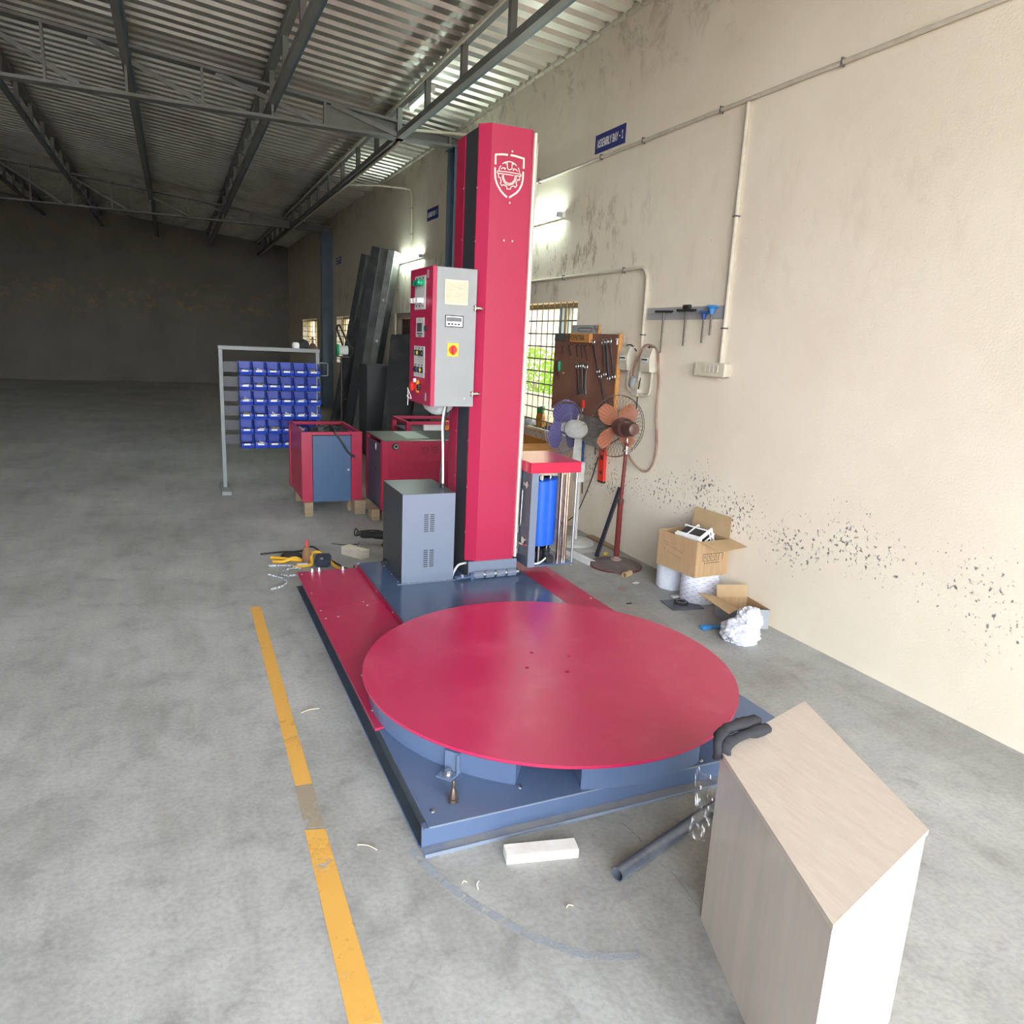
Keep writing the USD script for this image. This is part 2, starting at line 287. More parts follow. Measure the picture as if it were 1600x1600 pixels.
obj('floor_crack', extr(sg.LineString([(1.33, 1.92), (1.345, 1.80), (1.33, 1.70), (1.35, 1.60), (1.34, 1.50), (1.33, 1.42)]).buffer(.0013), .0004, (0, 0, .0003), (1, 0, 0), (0, 1, 0)), CRACK, fl)
obj('paint_spot', extr(sg.Point(2.72, 4.06).buffer(.05), .0004, (0, 0, .0003), (1, 0, 0), (0, 1, 0)), PINK, fl)

# right wall with its openings (window near the peg panel, doorway, two far windows)
WTH = .26
opens = [(5.88, 7.45, .80, 1.975), (10.50, 11.86, 0, 1.955), (15.15, 16.63, 1.0, 1.955), (19.1, 21.36, 1.16, 1.93)]
def wall_with(holes, y0, y1, z1, x, th):
    poly = sg.box(y0, 0, y1, z1)
    for a, b, c, d in holes: poly = poly.difference(sg.box(a, c, b, d))
    return extr(poly, th, (x, 0, 0), (0, 1, 0), (0, 0, 1))
wr = struct('wall_right')
obj('masonry', wall_with(opens, Y0, Y1, 4.06, WX, WTH), WALL, wr, smooth=False)
mort = [sheet_noise(box(WX-.035, WX+.02, y, y+.17, 4.0, 4.055, .012).subdivide(), .012, 30, k) for k, y in enumerate(np.arange(Y0+.3, 14, .2))]
obj('mortar_fillet', mort, PLASTER, wr, kind='stuff')
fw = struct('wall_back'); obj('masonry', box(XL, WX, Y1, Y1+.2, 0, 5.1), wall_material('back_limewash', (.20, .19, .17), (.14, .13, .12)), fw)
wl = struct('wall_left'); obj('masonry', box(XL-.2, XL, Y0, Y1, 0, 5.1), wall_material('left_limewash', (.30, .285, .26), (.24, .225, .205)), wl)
wf = struct('wall_front')
obj('masonry', [box(XL, -3.4, Y0-.2, Y0, 0, 4.65), box(2.9, WX, Y0-.2, Y0, 0, 4.1), box(-3.4, 2.9, Y0-.2, Y0, 3.97, 4.12)], WALL, wf, smooth=False)

# roof: 1 m wide trapezoidal sheets, each its own piece
def roof_z(x): return 4.02 + .1*(WX-x)
ce = struct('ceiling')
prof = []
for k in range(5):
    b = k*.2; prof += [(b, 0), (b+.085, 0), (b+.108, .032), (b+.165, .032), (b+.188, 0)]
prof.append((1.0, 0))
line = sg.LineString(prof).buffer(.0012, cap_style=2, join_style=2)
xa, xb = XL-.3, WX+.02
for k in range(28):
    y = Y0-.4+k*1.0
    sl = np.array([xb-xa, 0, roof_z(xb)-roof_z(xa)])
    m = trimesh.creation.extrude_polygon(line, 1.0, engine='earcut'); M = np.eye(4)
    M[:3, 0] = (0, 1, 0); M[:3, 1] = (.0995, 0, .995); M[:3, 2] = sl; M[:3, 3] = (xa, y+.002, roof_z(xa)+.004)
    m.apply_transform(M); m.fix_normals(); obj('roof_sheet', m, ROOF, ce, smooth=False)

# columns against the right wall
for cy, lab in ((8.70, 'blue-grey steel column against the wall just behind the mast'), (17.15, 'far blue-grey steel column between the two small windows')):
    t = thing('steel_column', lab, 'column', (WX-.125, cy, 0))
    obj('flange', box(-.10, .124, -.125, -.112, .012, 3.70), STEEL_BLUE, t); obj('flange', box(-.10, .124, .112, .125, .012, 3.70), STEEL_BLUE, t)
    obj('web', box(.0, .012, -.1125, .1125, .012, 3.70), STEEL_BLUE, t); obj('base_plate', box(-.13, .124, -.16, .16, 0, .013), STEEL_BLUE, t)
    obj('cap_plate', box(-.12, .124, -.14, .14, 3.70, 3.715), STEEL_BLUE, t)
# rafter frames across the hall: a level bottom chord and a top chord that follows the roof
for ry, lab in ((8.70, 'grey tapering rafter crossing the hall on the near column'), (17.15, 'grey tapering rafter crossing the hall at the far column')):
    t = thing('roof_rafter', lab, 'roof rafter', (0, ry, 0)); zr = lambda x: roof_z(x)-.215
    obj('bottom_chord', box(XL, WX-.005, -.065, .065, 3.715, 3.745), TRUSS, t); obj('top_chord', beam((WX-.01, 0, zr(WX)), (XL, 0, zr(XL)), .13, .03), TRUSS, t)
    obj('web_plate', prism([(WX-.01, 3.744), (WX-.01, zr(WX)-.012), (1.55, zr(1.55)-.012), (1.55, 3.744)], .008, (0, .004, 0), (1, 0, 0), (0, 0, 1)), TRUSS, t)
    for xx_ in (2.95, 2.36, 1.56, 1.03, .37, -.3, -.97, -1.63, -2.3, -2.96, -4.3): obj('stiffener', box(xx_-.012, xx_+.012, -.06, -.004, 3.744, zr(xx_)-.012), TRUSS, t)
    for k in range(5):
        xa2 = 1.50-k*1.1; obj('brace', beam((xa2, -.03, 3.75), (xa2-1.0, -.03, zr(xa2-1.0)-.02), .012, .045), TRUSS, t)
    obj('knee_brace', beam((1.62, -.075, zr(1.62)-.02), (2.36, -.075, 3.74), .012, .05), TRUSS, t)

# lattice purlins along the hall
for i, px in enumerate((2.36, 1.03, -.30, -1.63, -2.96)):
    zt = roof_z(px)-.03; zb = zt-.33
    lab = ['dark lattice purlin running over the red mast, nearest the right wall', 'dark lattice purlin in the top left corner of the view, second from the wall',
           'lattice purlin third from the right wall', 'lattice purlin fourth from the right wall', 'lattice purlin farthest from the right wall'][i]
    t = thing('lattice_purlin', lab, 'roof truss', (px, 0, 0))
    ys, ye = Y0-.1, Y1-.05
    obj('bottom_chord', box(-.03, .03, ys, ye, zb-.03, zb+.03), TRUSS, t)
    obj('chord_lip', box(.03, .055, ys, ye, zb-.03, zb-.022), STEEL_BLUE, t)
    obj('top_chord', box(-.03, .03, ys, ye, zt-.05, zt+.0), TRUSS, t)
    obj('pipe_rail', cyl((-.048, ys, zt-.045), (-.048, ye, zt-.045), .018, 10), IVORY if i == 0 else TRUSS, t)
    for y in np.arange(-2.59, 23.5, 1.02):
        yy_ = y+.02
        post = prism([(yy_-.035, zb+.029), (yy_+.035, zb+.029), (yy_+.028, zb+.09), (yy_+.028, zt-.05), (yy_-.028, zt-.05), (yy_-.028, zb+.09)], .05, (-.025, 0, 0), (0, 1, 0), (0, 0, 1))
        obj('post', post, TRUSS, t)

# windows: frame, leaves, grille bars, sill
def window(n, y0, y1, z0, z1, bars, full=True, mull=None):
    w = struct(f'window_{n}')
    x = WX+.17; FR = mats_frame
    for a in ((y0, y0+.045, z0, z1), (y1-.045, y1, z0, z1), (y0+.045, y1-.045, z1-.045, z1), (y0+.045, y1-.045, z0, z0+.04)): obj('window_frame', box(x-.03, x+.03, *a), FR, w)
    m_ = mull or (y0+y1)/2
    obj('mullion', box(x-.03, x+.03, m_-.03, m_+.03, z0+.04, z1-.045), FR, w)
    for k in range(bars[0]):
        y = y0+(k+1)*(y1-y0)/(bars[0]+1); obj('grille_bar', cyl((WX+.02, y, z0-.001), (WX+.02, y, z1), .0055, 8), grille_mat, w)
    for k in range(bars[1]):
        z = z0+(k+.6)*(z1-z0)/(bars[1]); obj('grille_bar', box(WX+.009, WX+.021, y0, y1, z-.006, z+.006), grille_mat, w)
    return w
mats_frame = mat('window_frame_paint', (.42, .33, .13), .55, color2=(.34, .26, .10), scale=8)
grille_mat = mat('grille_grey', (.25, .22, .17), .5)
w1 = window(1, 5.88, 7.45, .80, 1.975, (12, 10), mull=6.36)
obj('window_leaf', [box(WX+.10, WX+.125, 6.215, 6.235, .9, 1.93), box(WX+.02, WX+.045, 6.20, 6.24, .9, 1.93)], mat('leaf_frame_teal', (.25, .31, .30), .5), w1)
window(2, 15.15, 16.63, 1.0, 1.955, (6, 8)); window(3, 19.1, 21.36, 1.16, 1.93, (8, 6))
# door in the far doorway
dr = struct('door_1')
DOORW = mat('brown_door', (.10, .055, .04), .6, color2=(.07, .04, .03), scale=5)
for a in ((10.50, 10.58, 0, 1.955), (11.78, 11.86, 0, 1.955), (10.58, 11.78, 1.88, 1.955)): obj('door_frame', box(WX+.02, WX+.12, *a), mat('door_frame_cream', (.36, .30, .23), .7) if 'dfc' not in MATS else MATS['dfc'], dr); MATS['dfc'] = UsdShade.Material.Get(stage, '/World/Looks/door_frame_cream')
obj('door_leaf', box(WX+.09, WX+.13, 10.585, 11.775, .01, 1.875), DOORW, dr)
for z in (.15, .75, 1.32):
    for y in (10.66, 11.22): obj('door_panel', box(WX+.075, WX+.095, y, y+.46, z, z+.44, .008), DOORW, dr)

# ---------------- outside
one('outside_ground', box(-40, 60, -40, 90, -.5, -.13), GROUND, 'sunlit bare ground outside the workshop', 'ground').SetCustomDataByKey('kind', 'structure')
one('garden_parapet', box(5.1, 5.25, 6, 40, -.15, .84, .02), WALL_OUT, 'low cream garden wall seen through the barred window', 'garden wall')
one('boundary_wall', box(7.6, 7.85, 4, 70, -.15, 4.8), WALL_OUT, 'tall cream boundary wall behind the green plants outside', 'boundary wall')
def bush(c, r, n, seed):
    g = np.random.default_rng(seed); V, F = [], []
    for k in range(n):
        d = g.normal(size=3); d /= np.linalg.norm(d); p = np.array(c)+d*np.array(r)*g.uniform(.45, 1)**.5
        a = g.normal(size=3); a /= np.linalg.norm(a); b = np.cross(a, g.normal(size=3)); b /= np.linalg.norm(b); s = g.uniform(.03, .06); i = len(V)
        V += [p-a*s, p+b*s*.45, p+a*s, p-b*s*.45]; F += [(i, i+1, i+2), (i, i+2, i+3)]
    return trimesh.Trimesh(np.array(V), np.array(F), process=False)
for k in range(5):
    t = thing('leafy_shrub', ['leafy green shrub outside, leftmost in the barred window', 'leafy green shrub outside behind the window grille', 'green shrub outside, nearest the peg panel in the window', 'green shrub behind the garden wall, hidden side', 'green shrub at the end of the garden wall'][k], 'shrub', (6.1+.1*(k % 2), 14.6-1.75*k, -.13))
    obj('foliage', bush((0, 0, 1.05), (.55, .85, .62), 1500, k), LEAF, t, smooth=False); obj('stem', [cyl((0, 0, 0), (.1*j-.1, .15*j-.15, 1.0), .02, 6) for j in range(3)], WOOD, t)

exec_parts = []

# ================================================================== THE WRAPPING MACHINE
MO = np.array([1.46, 2.727, 0.0])
M_ = thing('pallet_wrapping_machine', 'crimson and blue-grey pallet wrapping machine with round turntable and tall mast', 'wrapping machine', tuple(MO))
def W(m): return move(cat(m) if isinstance(m, list) else m, -MO)
def mp(name, m, mat_, parent=M_, **k): return obj(name, W(m), mat_, parent, **k)
bx0, bx1, by0, by1 = .640, 2.280, 1.945, 4.69
# base frame: C channels opening outwards
PRIMER = mat('dark_primer', (.038, .05, .068), .5, color2=(.06, .07, .08), scale=6)  # darkened blue-grey: shade of the recess under the deck, and dirt, in the colour
mp('front_channel', cat([box(bx0+.006, bx1-.006, by0+.045, by0+.053, 0, .092), box(bx0+.006, bx1-.006, by0+.022, by0+.046, .084, .092)]), BLUE, label='blue front channel of the base')
mp('deck_seam', box(bx0+.03, bx1-.03, by0+.0435, by0+.0448, .076, .0835), PRIMER); mp('front_flange', box(bx0+.004, bx1-.004, by0+.006, by0+.0455, 0, .010, .001), FLANGE, label='dusty lower flange of the front channel'); mp('flange_lip', box(bx0+.004, bx1-.004, by0, by0+.0065, 0, .012, .002), BLUE_LIGHT)  # the dark strip paints the shaded gap below the deck edge
for s, xa_ in ((1, bx0), (-1, bx1)):
    xb_ = xa_+s*.048
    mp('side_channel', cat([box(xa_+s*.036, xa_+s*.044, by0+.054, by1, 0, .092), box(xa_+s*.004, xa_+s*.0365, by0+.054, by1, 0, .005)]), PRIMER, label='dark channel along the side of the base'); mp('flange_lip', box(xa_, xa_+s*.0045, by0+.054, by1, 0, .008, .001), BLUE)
mp('rear_channel', box(bx0+.05, bx1-.05, by1-.01, by1, 0, .10), BLUE)
yd = 2.60
mp('deck_lip', box(bx0+.02, bx1-.02, by0+.0135, by0+.0175, .0945, .0994, .001), BLUE_LIGHT)  # bright edge line of the deck painted as a paler strip
mp('front_deck', box(bx0+.02, bx1-.02, by0+.018, yd, .092, .099, .0015), BLUE, label='blue front deck plate under the turntable')
ns = [strokes([[(1.42, by0+.02), (1.75, by0+.02)]], .002)]
mp('deck_plate', box(bx0+.004, 1.035, 3.985, 4.675, .092, .105, .0015), RED_DECK, label='rear red deck plate on the left')
mp('deck_plate', box(bx0+.004, 1.035, yd+.003, 3.982, .092, .105, .0015), RED_DECK, label='front red deck plate on the left')
mp('deck_plate', box(2.03, bx1-.012, yd+.003, 4.66, .092, .105, .0015), RED_DECK, label='red deck plate on the right')
mp('riser_strip', box(1.028, 1.0345, 3.2, 4.672, .105, .127), mat('red_riser_paint', (.26, .012, .04), .4))
mp('mast_deck', box(1.035, 2.02, 3.25, by1, .099, .131, .002), mat('glossy_deck_blue', (.055, .085, .15), .20, spec=.7, bump=.03, bscale=200, bdist=.0004), label='raised blue deck plate carrying the mast')
mp('corner_post', box(1.026, 1.046, by1-.016, by1+.004, .01, .136, .002), BLUE_LIGHT)
# turntable: a disc with four bolt holes over a guard ring
disc = sg.Point(0, 0).buffer(.818, quad_segs=40)
for hx, hy in ((1.44, 2.865), (1.585, 2.775), (1.35, 2.722), (1.500, 2.630)): disc = disc.difference(sg.Point(hx-MO[0], hy-MO[1]).buffer(.0095, quad_segs=6))
obj('turntable', extr(disc, .009, (0, 0, .198), (1, 0, 0), (0, 1, 0)), RED_TABLE, M_, label='round crimson turntable with four bolt holes')
obj('turntable_core', [cyl((0, 0, .10), (0, 0, .185), .30, 40), cyl((0, 0, .184), (0, 0, .197), .17, 32)], CHARCOAL, M_)
obj('turntable_rim', extr(sg.Point(0, 0).buffer(.815, quad_segs=40).difference(sg.Point(0, 0).buffer(.77, quad_segs=40)), .005, (0, 0, .193), (1, 0, 0), (0, 1, 0)), RED, M_)
def arcpoly(a, b, r1, r2, n=40):
    t = np.radians(np.linspace(a, b, n)); return sg.Polygon(list(zip(r1*np.cos(t), r1*np.sin(t)))+list(zip(r2*np.cos(t[::-1]), r2*np.sin(t[::-1]))))
for a, b in ((252, 289), (85, 235)): obj('guard_ring', extr(arcpoly(a, b, .792, .784), .083, (0, 0, .1), (1, 0, 0), (0, 1, 0)), BLUE, M_)
for a in (235, 252):
    c, s = math.cos(math.radians(a)), math.sin(math.radians(a)); obj('recess_side', beam((c*.66, s*.66, .1415), (c*.79, s*.79, .1415), .006, .083), BLUE, M_)
obj('recess_top', extr(arcpoly(235, 252, .785, .66, 12), .005, (0, 0, .178), (1, 0, 0), (0, 1, 0)), BLUE, M_)
c, s = math.cos(math.radians(218.3)), math.sin(math.radians(218.3)); a_ = np.array([c, s, 0]); t_ = np.array([-s, c, 0])
br = cat([beam(a_*.800+t_*-.03+[0, 0, .138], a_*.800+t_*.03+[0, 0, .138], .008, .077), beam(a_*.795-t_*.03+[0, 0, .102], a_*.795+t_*.03+[0, 0, .102], .008, .006), beam(a_*.80+[0, 0, .102], a_*.86+[0, 0, .102], .06, .006), beam(a_*.798+t_*.028+[0, 0, .14], a_*.815+t_*.028+[0, 0, .14], .004, .07)])
obj('ring_bracket', br, mat('bracket_blue', (.115, .155, .24), .3), M_, label='small blue angle bracket holding the guard ring'); obj('bolt', bolt(a_*.832+[0, 0, .1055], (0, 0, 1), .012, .016), ZINC, M_)
for x, y in ((.722, 2.53), (.695, 2.035), (1.735, 1.985), (1.02, 2.06), (2.16, 2.02)): mp('screw', dome((x, y, .0995), (0, 0, 1), .009), ZINC)
mp('lifting_stud', lathe([(.014, 0), (.018, .002), (.018, .014), (.014, .016), (.014, .03), (.008, .05), (.006, .056), (.0075, .062), (.006, .075), (.004, .08), (0, .081)], (.775, 2.06, .099), 8), mat('brown_steel', (.16, .125, .10), .35, .9), label='brown steel stud standing on the front corner')
for x, y in ((.665, 4.62), (.665, 4.25), (.668, 3.95), (.672, 3.82), (.74, 3.83), (.70, 3.08), (.93, 3.96), (.92, 4.02), (.668, 2.75), (2.24, 4.2), (2.24, 3.7), (2.24, 3.25), (2.23, 2.8)): mp('screw', dome((x, y, .105), (0, 0, 1), .007), ZINC)
for y in (4.15, 3.78): mp('screw', dome((1.028, y, .116), (-1, 0, 0), .007), ZINC)
for x, y in ((.93, 4.66), (.735, 4.665), (.78, 4.67)): mp('bolt', bolt((x, y, .106), (0, 0, 1), .012, .022), ZINC)

# mast
zf0, zf1 = .238, 2.785
mast = mp('mast', box(1.624, 1.944, 4.25, 4.47, .131, 2.776, .002), CHARCOAL, label='tall mast with charcoal side and crimson covers')
front = [(1.6185, 4.262), (1.6185, 4.246), (1.676, 4.195), (1.922, 4.195), (1.940, 4.214), (1.940, 4.25), (1.93, 4.25), (1.92, 4.203), (1.68, 4.203), (1.6265, 4.25), (1.6265, 4.262)]
mp('front_cover', cat([prism(front, zf1-zf0, (0, 0, zf0)), prism([(1.62, 4.25), (1.677, 4.197), (1.921, 4.197), (1.938, 4.215), (1.938, 4.25)], .003, (0, 0, zf1-.006))]), RED, mast, smooth=20, label='crimson front cover with chamfered left edge and badge')
mp('rear_cover', box(1.621, 1.946, 4.47, 4.62, .14, 2.775, .004), RED_DARK, mast, label='crimson rear cover of the mast')
mp('top_cap', box(1.63, 1.94, 4.26, 4.61, 2.77, 2.782, .004), RED_DARK, mast)
mp('plinth_plate', box(1.625, 1.958, 4.188, 4.20, .148, .239, .002), BLUE_LIGHT, mast, label='light blue hinge plate under the mast cover')
EMB = [[(1.7779, 2.6339), (1.7425, 2.631), (1.702, 2.6245), (1.7033, 2.573)], [(1.7935, 2.6341), (1.8227, 2.6333), (1.8774, 2.6264), (1.8781, 2.5729)], [(1.7018, 2.5577), (1.7035, 2.52), (1.7067, 2.4976), (1.7192, 2.4687), (1.7429, 2.437), (1.7616, 2.4219), (1.7825, 2.4089)], [(1.8767, 2.5573), (1.8768, 2.5149), (1.8715, 2.4872), (1.8571, 2.4583), (1.8399, 2.4388), (1.7961, 2.4085)]]
EMB2 = [[(1.7449, 2.5813), (1.7578, 2.5905), (1.7709, 2.5961), (1.7886, 2.5993), (1.8066, 2.5979), (1.8227, 2.5915), (1.8333, 2.5824)], [(1.7376, 2.5718), (1.7293, 2.5594), (1.7255, 2.5456)], [(1.8428, 2.5741), (1.8502, 2.5635), (1.8545, 2.5468)], [(1.7743, 2.5946), (1.7768, 2.5674), (1.7817, 2.5585), (1.7908, 2.5559), (1.8018, 2.5602), (1.8057, 2.5712), (1.8057, 2.594)], [(1.7385, 2.553), (1.7459, 2.5606), (1.757, 2.562), (1.764, 2.5543), (1.7647, 2.5639)], [(1.8116, 2.5662), (1.8145, 2.5551), (1.8163, 2.563), (1.8264, 2.5643), (1.8357, 2.5597), (1.8393, 2.5545)], [(1.7623, 2.5902), (1.7682, 2.5834)], [(1.8068, 2.5942), (1.8162, 2.5859)], [(1.8616, 2.541), (1.7825, 2.5434), (1.718, 2.5408), (1.7161, 2.5349), (1.7185, 2.5295), (1.7831, 2.5301), (1.8169, 2.5296)], [(1.8237, 2.5291), (1.8622, 2.5305), (1.8642, 2.5355), (1.8616, 2.541)], [(1.7543, 2.5246), (1.7562, 2.5095), (1.7671, 2.4918), (1.781, 2.4839), (1.7945, 2.4836), (1.81, 2.4893), (1.8228, 2.5044), (1.8283, 2.5281)], [(1.7467, 2.5217), (1.7497, 2.5049), (1.7619, 2.4854), (1.7769, 2.4757), (1.7927, 2.4747), (1.8126, 2.482), (1.8277, 2.4973), (1.8365, 2.5234)], [(1.723, 2.5282), (1.725, 2.5094), (1.7351, 2.5078), (1.7427, 2.4887), (1.7376, 2.4786), (1.7482, 2.4665), (1.7591, 2.4735), (1.7797, 2.4645), (1.7792, 2.4529), (1.8016, 2.4546), (1.8033, 2.4664), (1.8221, 2.4744), (1.8316, 2.4669), (1.8422, 2.4798), (1.8349, 2.4885), (1.8428, 2.5107), (1.8555, 2.5084), (1.8567, 2.5278)]]
BADGE = mat('badge_cream', (.74, .65, .56), .5)
mp('badge_shield', extr(strokes(EMB, .0105), .0016, (0, 4.195, 0), (1, 0, 0), (0, 0, 1)), BADGE, mast, label='cream shield outline of the badge')
mp('badge_emblem', extr(strokes(EMB2, .0052), .0016, (0, 4.195, 0), (1, 0, 0), (0, 0, 1)), BADGE, mast, label='cream hard hat over a half gear wheel inside the shield')
for x, z in ((1.804, 2.655), (1.802, 2.381), (1.776, 2.173), (1.829, 2.174)): mp('screw', dome((x, 4.195, z), (0, -1, 0), .006), ZINC, mast)
for z in np.arange(.42, 2.7, .29):
    mp('screw', dome((1.6185, 4.252, z), (-1, 0, 0), .006), ZINC, mast); mp('screw', dome((1.621, 4.485, z+.03), (-1, 0, 0), .006), ZINC, mast)
# carriage rail on the right edge
RAILC = mat('rail_aluminium', (.78, .74, .65), .32, .45)
mp('carriage_rail', [box(1.942, 1.957, 4.198, 4.236, .245, 2.775, .003), box(1.957, 1.9605, 4.205, 4.23, .245, 2.775)], RAILC, mast, label='bright cream carriage rail along the mast')
mp('rail_cover', [box(1.957, 1.970, 4.236, 4.34, .245, 2.75), box(1.972, 1.978, 4.225, 4.32, .26, 2.73)], ZINC, mast)
# hinge
for i in range(4): mp('hinge_barrel', cyl((1.655+i*.0755, 4.168, .156), (1.655+i*.0755+.060, 4.168, .156), .0235, 20), BLUE_LIGHT)
mp('hinge_pin', cyl((1.645, 4.168, .156), (1.965, 4.168, .156), .015, 12), ZINC)
mp('hinge_arm', [beam((1.535, 4.168, .148), (1.648, 4.168, .153), .035, .014), box(1.63, 1.65, 4.15, 4.185, .131, .17)], BLUE); mp('bolt', bolt((1.575, 4.165, .154), (0, 0, 1), .012, .015), ZINC)
mp('earth_cable', tube(curve([(1.525, 4.21, .145), (1.535, 4.20, .185), (1.56, 4.20, .22), (1.60, 4.215, .225), (1.63, 4.25, .215)]), .0075), WIRE_GREY)

# motor housing
mh = mp('motor_housing', box(1.196, 1.525, 4.2, 4.66, .131, .684, .002), CHARCOAL, label='box shaped motor housing with louvred front')  # blue-grey housing; the shade on its sides is put into this charcoal colour
mp('front_panel', box(1.194, 1.527, 4.195, 4.2, .133, .686, .001), BLUE_LIGHT, mh, label='light blue-grey louvred front panel')
mp('top_panel', box(1.195, 1.526, 4.199, 4.662, .684, .687, .001), mat('housing_top_paint', (.075, .085, .095), .28), mh)
mp('foot_flange', box(1.165, 1.545, 4.178, 4.197, .131, .134), BLUE_LIGHT, mh)
for x in (1.235, 1.47): mp('screw', dome((x, 4.187, .134), (0, 0, 1), .006), ZINC, mh)
for y in (4.24, 4.40, 4.58): mp('screw', dome((1.186, y, .131), (0, 0, 1), .006), ZINC, mh)
for z0 in (.452, .228):
    for x0 in (1.330, 1.368):
        mp('louvre', [cat([box(x0, x0+.027, 4.1935, 4.1955, z0+k*.0128, z0+k*.0128+.0052), ]) for k in range(9)], INK, mh, kind='stuff')
mp('connector', [box(1.175, 1.195, 4.53, 4.575, .15, .185, .004), cyl((1.16, 4.55, .165), (1.178, 4.55, .165), .012, 10)], BLACK, mh)

# control cabinet on the left of the mast
cb = mp('control_cabinet', box(1.363, 1.605, 4.158, 4.58, 1.215, 1.995, .002), GREY, label='grey control cabinet with crimson door')
mp('door', box(1.335, 1.3605, 4.150, 4.586, 1.213, 1.997, .003), RED, cb, label='crimson cabinet door with control plates')
mp('filter_frame', [box(1.409, 1.549, 4.152, 4.158, 1.792, 1.930, .002)], mat('filter_cream', (.66, .565, .43), .45), cb, label='cream square filter grille')
mp('filter_slats', [rot(box(1.416, 1.542, 4.149, 4.1535, 1.806+k*.0088, 1.806+k*.0088+.0052), 25, (1, 0, 0), (1.48, 4.151, 1.808+k*.0088)) for k in range(13)], MATS['filter_cream'], cb, kind='stuff')
mp('energy_meter', [box(1.415, 1.525, 4.151, 4.158, 1.668, 1.733, .002)], LABELP, cb, label='small panel meter with dark display')
mp('meter_bezel', [box(1.415, 1.525, 4.1495, 4.152, a, b) for a, b in ((1.729, 1.733), (1.668, 1.672))]+[box(a, b, 4.1495, 4.152, 1.668, 1.733) for a, b in ((1.415, 1.419), (1.521, 1.525))], INK, cb)
mp('meter_display', box(1.424, 1.514, 4.150, 4.1515, 1.700, 1.722), mat('lcd_grey', (.13, .14, .15), .3), cb)
mp('meter_keys', [box(1.432+k*.02, 1.444+k*.02, 4.150, 4.1515, 1.681, 1.689) for k in range(4)], INK, cb, kind='stuff')
mp('isolator_plate', box(1.433, 1.501, 4.153, 4.158, 1.503, 1.579, .002), YELLOW, cb, label='yellow square isolator plate')
mp('isolator_knob', [cyl((1.467, 4.154, 1.541), (1.467, 4.145, 1.541), .022, 24), rot(box(1.459, 1.475, 4.133, 4.146, 1.513, 1.567, .004), 0, (0, 1, 0))], RED_P, cb, label='red isolator knob')
mp('isolator_spacer', cyl((1.467, 4.1535, 1.541), (1.467, 4.150, 1.541), .026, 24), ORANGE, cb)
for z in (1.782, 1.290): mp('hinge_bolt', [cyl((1.585, 4.165, z), (1.633, 4.165, z), .014, 12), cyl((1.63, 4.165, z), (1.655, 4.165, z), .011, 10, .002), box(1.588, 1.60, 4.146, 4.17, z-.018, z+.018, .003)], STEEL, cb)
mp('panel_screw', dome((1.548, 4.158, 1.262), (0, -1, 0), .005), ZINC, cb)
PX = 1.3345
def plate(y0, y1, z0, z1, lab): return mp('control_plate', box(PX-.003, PX+.001, y0, y1, z0, z1, .001), mat('plate_silver', (.55, .54, .52), .4) if 'plate_silver' not in MATS else MATS['plate_silver'], cb, label=lab)
plate(4.273, 4.483, 1.762, 1.953, 'upper silver plate with green lamps and three knobs'); plate(4.291, 4.447, 1.603, 1.716, 'middle silver plate with display'); plate(4.269, 4.477, 1.369, 1.552, 'lower silver plate with six push buttons')
def knob(y, z, r, l, m_, nm='push_button', lab=None): return mp(nm, lathe([(0, 0), (r*1.15, 0), (r*1.15, l*.3), (r, l*.35), (r*.92, l*.95), (r*.6, l), (0, l)], (PX-.002, y, z), 16, (-1, 0, 0)), m_, cb, label=lab)
GLD = mat('dark_green_lamp', (.01, .14, .075), .25)
knob(4.315, 1.912, .017, .03, GREEN_P, 'indicator_lamp', 'green indicator lamp'); knob(4.38, 1.912, .017, .03, GLD, 'indicator_lamp'); knob(4.445, 1.912, .017, .03, GLD, 'indicator_lamp')
mp('lamp_glint', lathe([(0, 0), (.008, 0), (.005, .002), (0, .002)], (PX-.0325, 4.315, 1.912), 12, (-1, 0, 0)), LED_ON, cb)
for y in (4.315, 4.38, 4.445): knob(y, 1.812, .0155, .042, WHITE, 'speed_knob', 'white speed knob')
for z in (1.782, 1.938): mp('plate_legend', [box(PX-.0036, PX-.003, y-.009, y+.009, z-.004, z+.004) for y in (4.315, 4.38, 4.445)], INK, cb, kind='stuff')
mp('counter_display', box(PX-.006, PX-.003, 4.322, 4.418, 1.635, 1.685), mat('display_dark', (.07, .08, .085), .2), cb)
mp('plate_legend', [box(PX-.0036, PX-.003, 4.315, 4.42, 1.620, 1.627), box(PX-.0036, PX-.003, 4.33, 4.40, 1.608, 1.613), box(PX-.0036, PX-.003, 4.365, 4.375, 1.698, 1.706)], INK, cb, kind='stuff')
BLUEB = mat('blue_button', (.015, .06, .22), .35)
for y, z, m_ in ((4.435, 1.512, GLD), (4.373, 1.512, YELLOW), (4.311, 1.512, BLACK), (4.435, 1.414, BLACK), (4.373, 1.414, BLUEB), (4.311, 1.414, YELLOW)):
    knob(y, z, .0165, .012, BLACK, 'button_collar'); mp('push_button', cyl((PX-.012, y, z), (PX-.018, y, z), .011, 14), m_, cb)
mp('plate_legend', [box(PX-.0036, PX-.003, y-.010, y+.010, z-.003, z+.003) for y in (4.311, 4.373, 4.435) for z in (1.540, 1.442)], INK, cb, kind='stuff')
mp('emergency_stop', lathe([(0, 0), (.017, 0), (.017, .012), (.027, .016), (.029, .026), (.022, .036), (0, .040)], (PX, 4.44, 1.310), 24, (-1, 0, 0)), RED_P, cb, label='red mushroom emergency stop')
for y, z, m_ in ((4.372, 1.336, ORANGE), (4.372, 1.290, ORANGE), (4.345, 1.316, BLACK), (4.35, 1.303, BLACK), (4.435, 1.345, WHITE)): knob(y, z, .013, .016, m_, 'selector_switch')
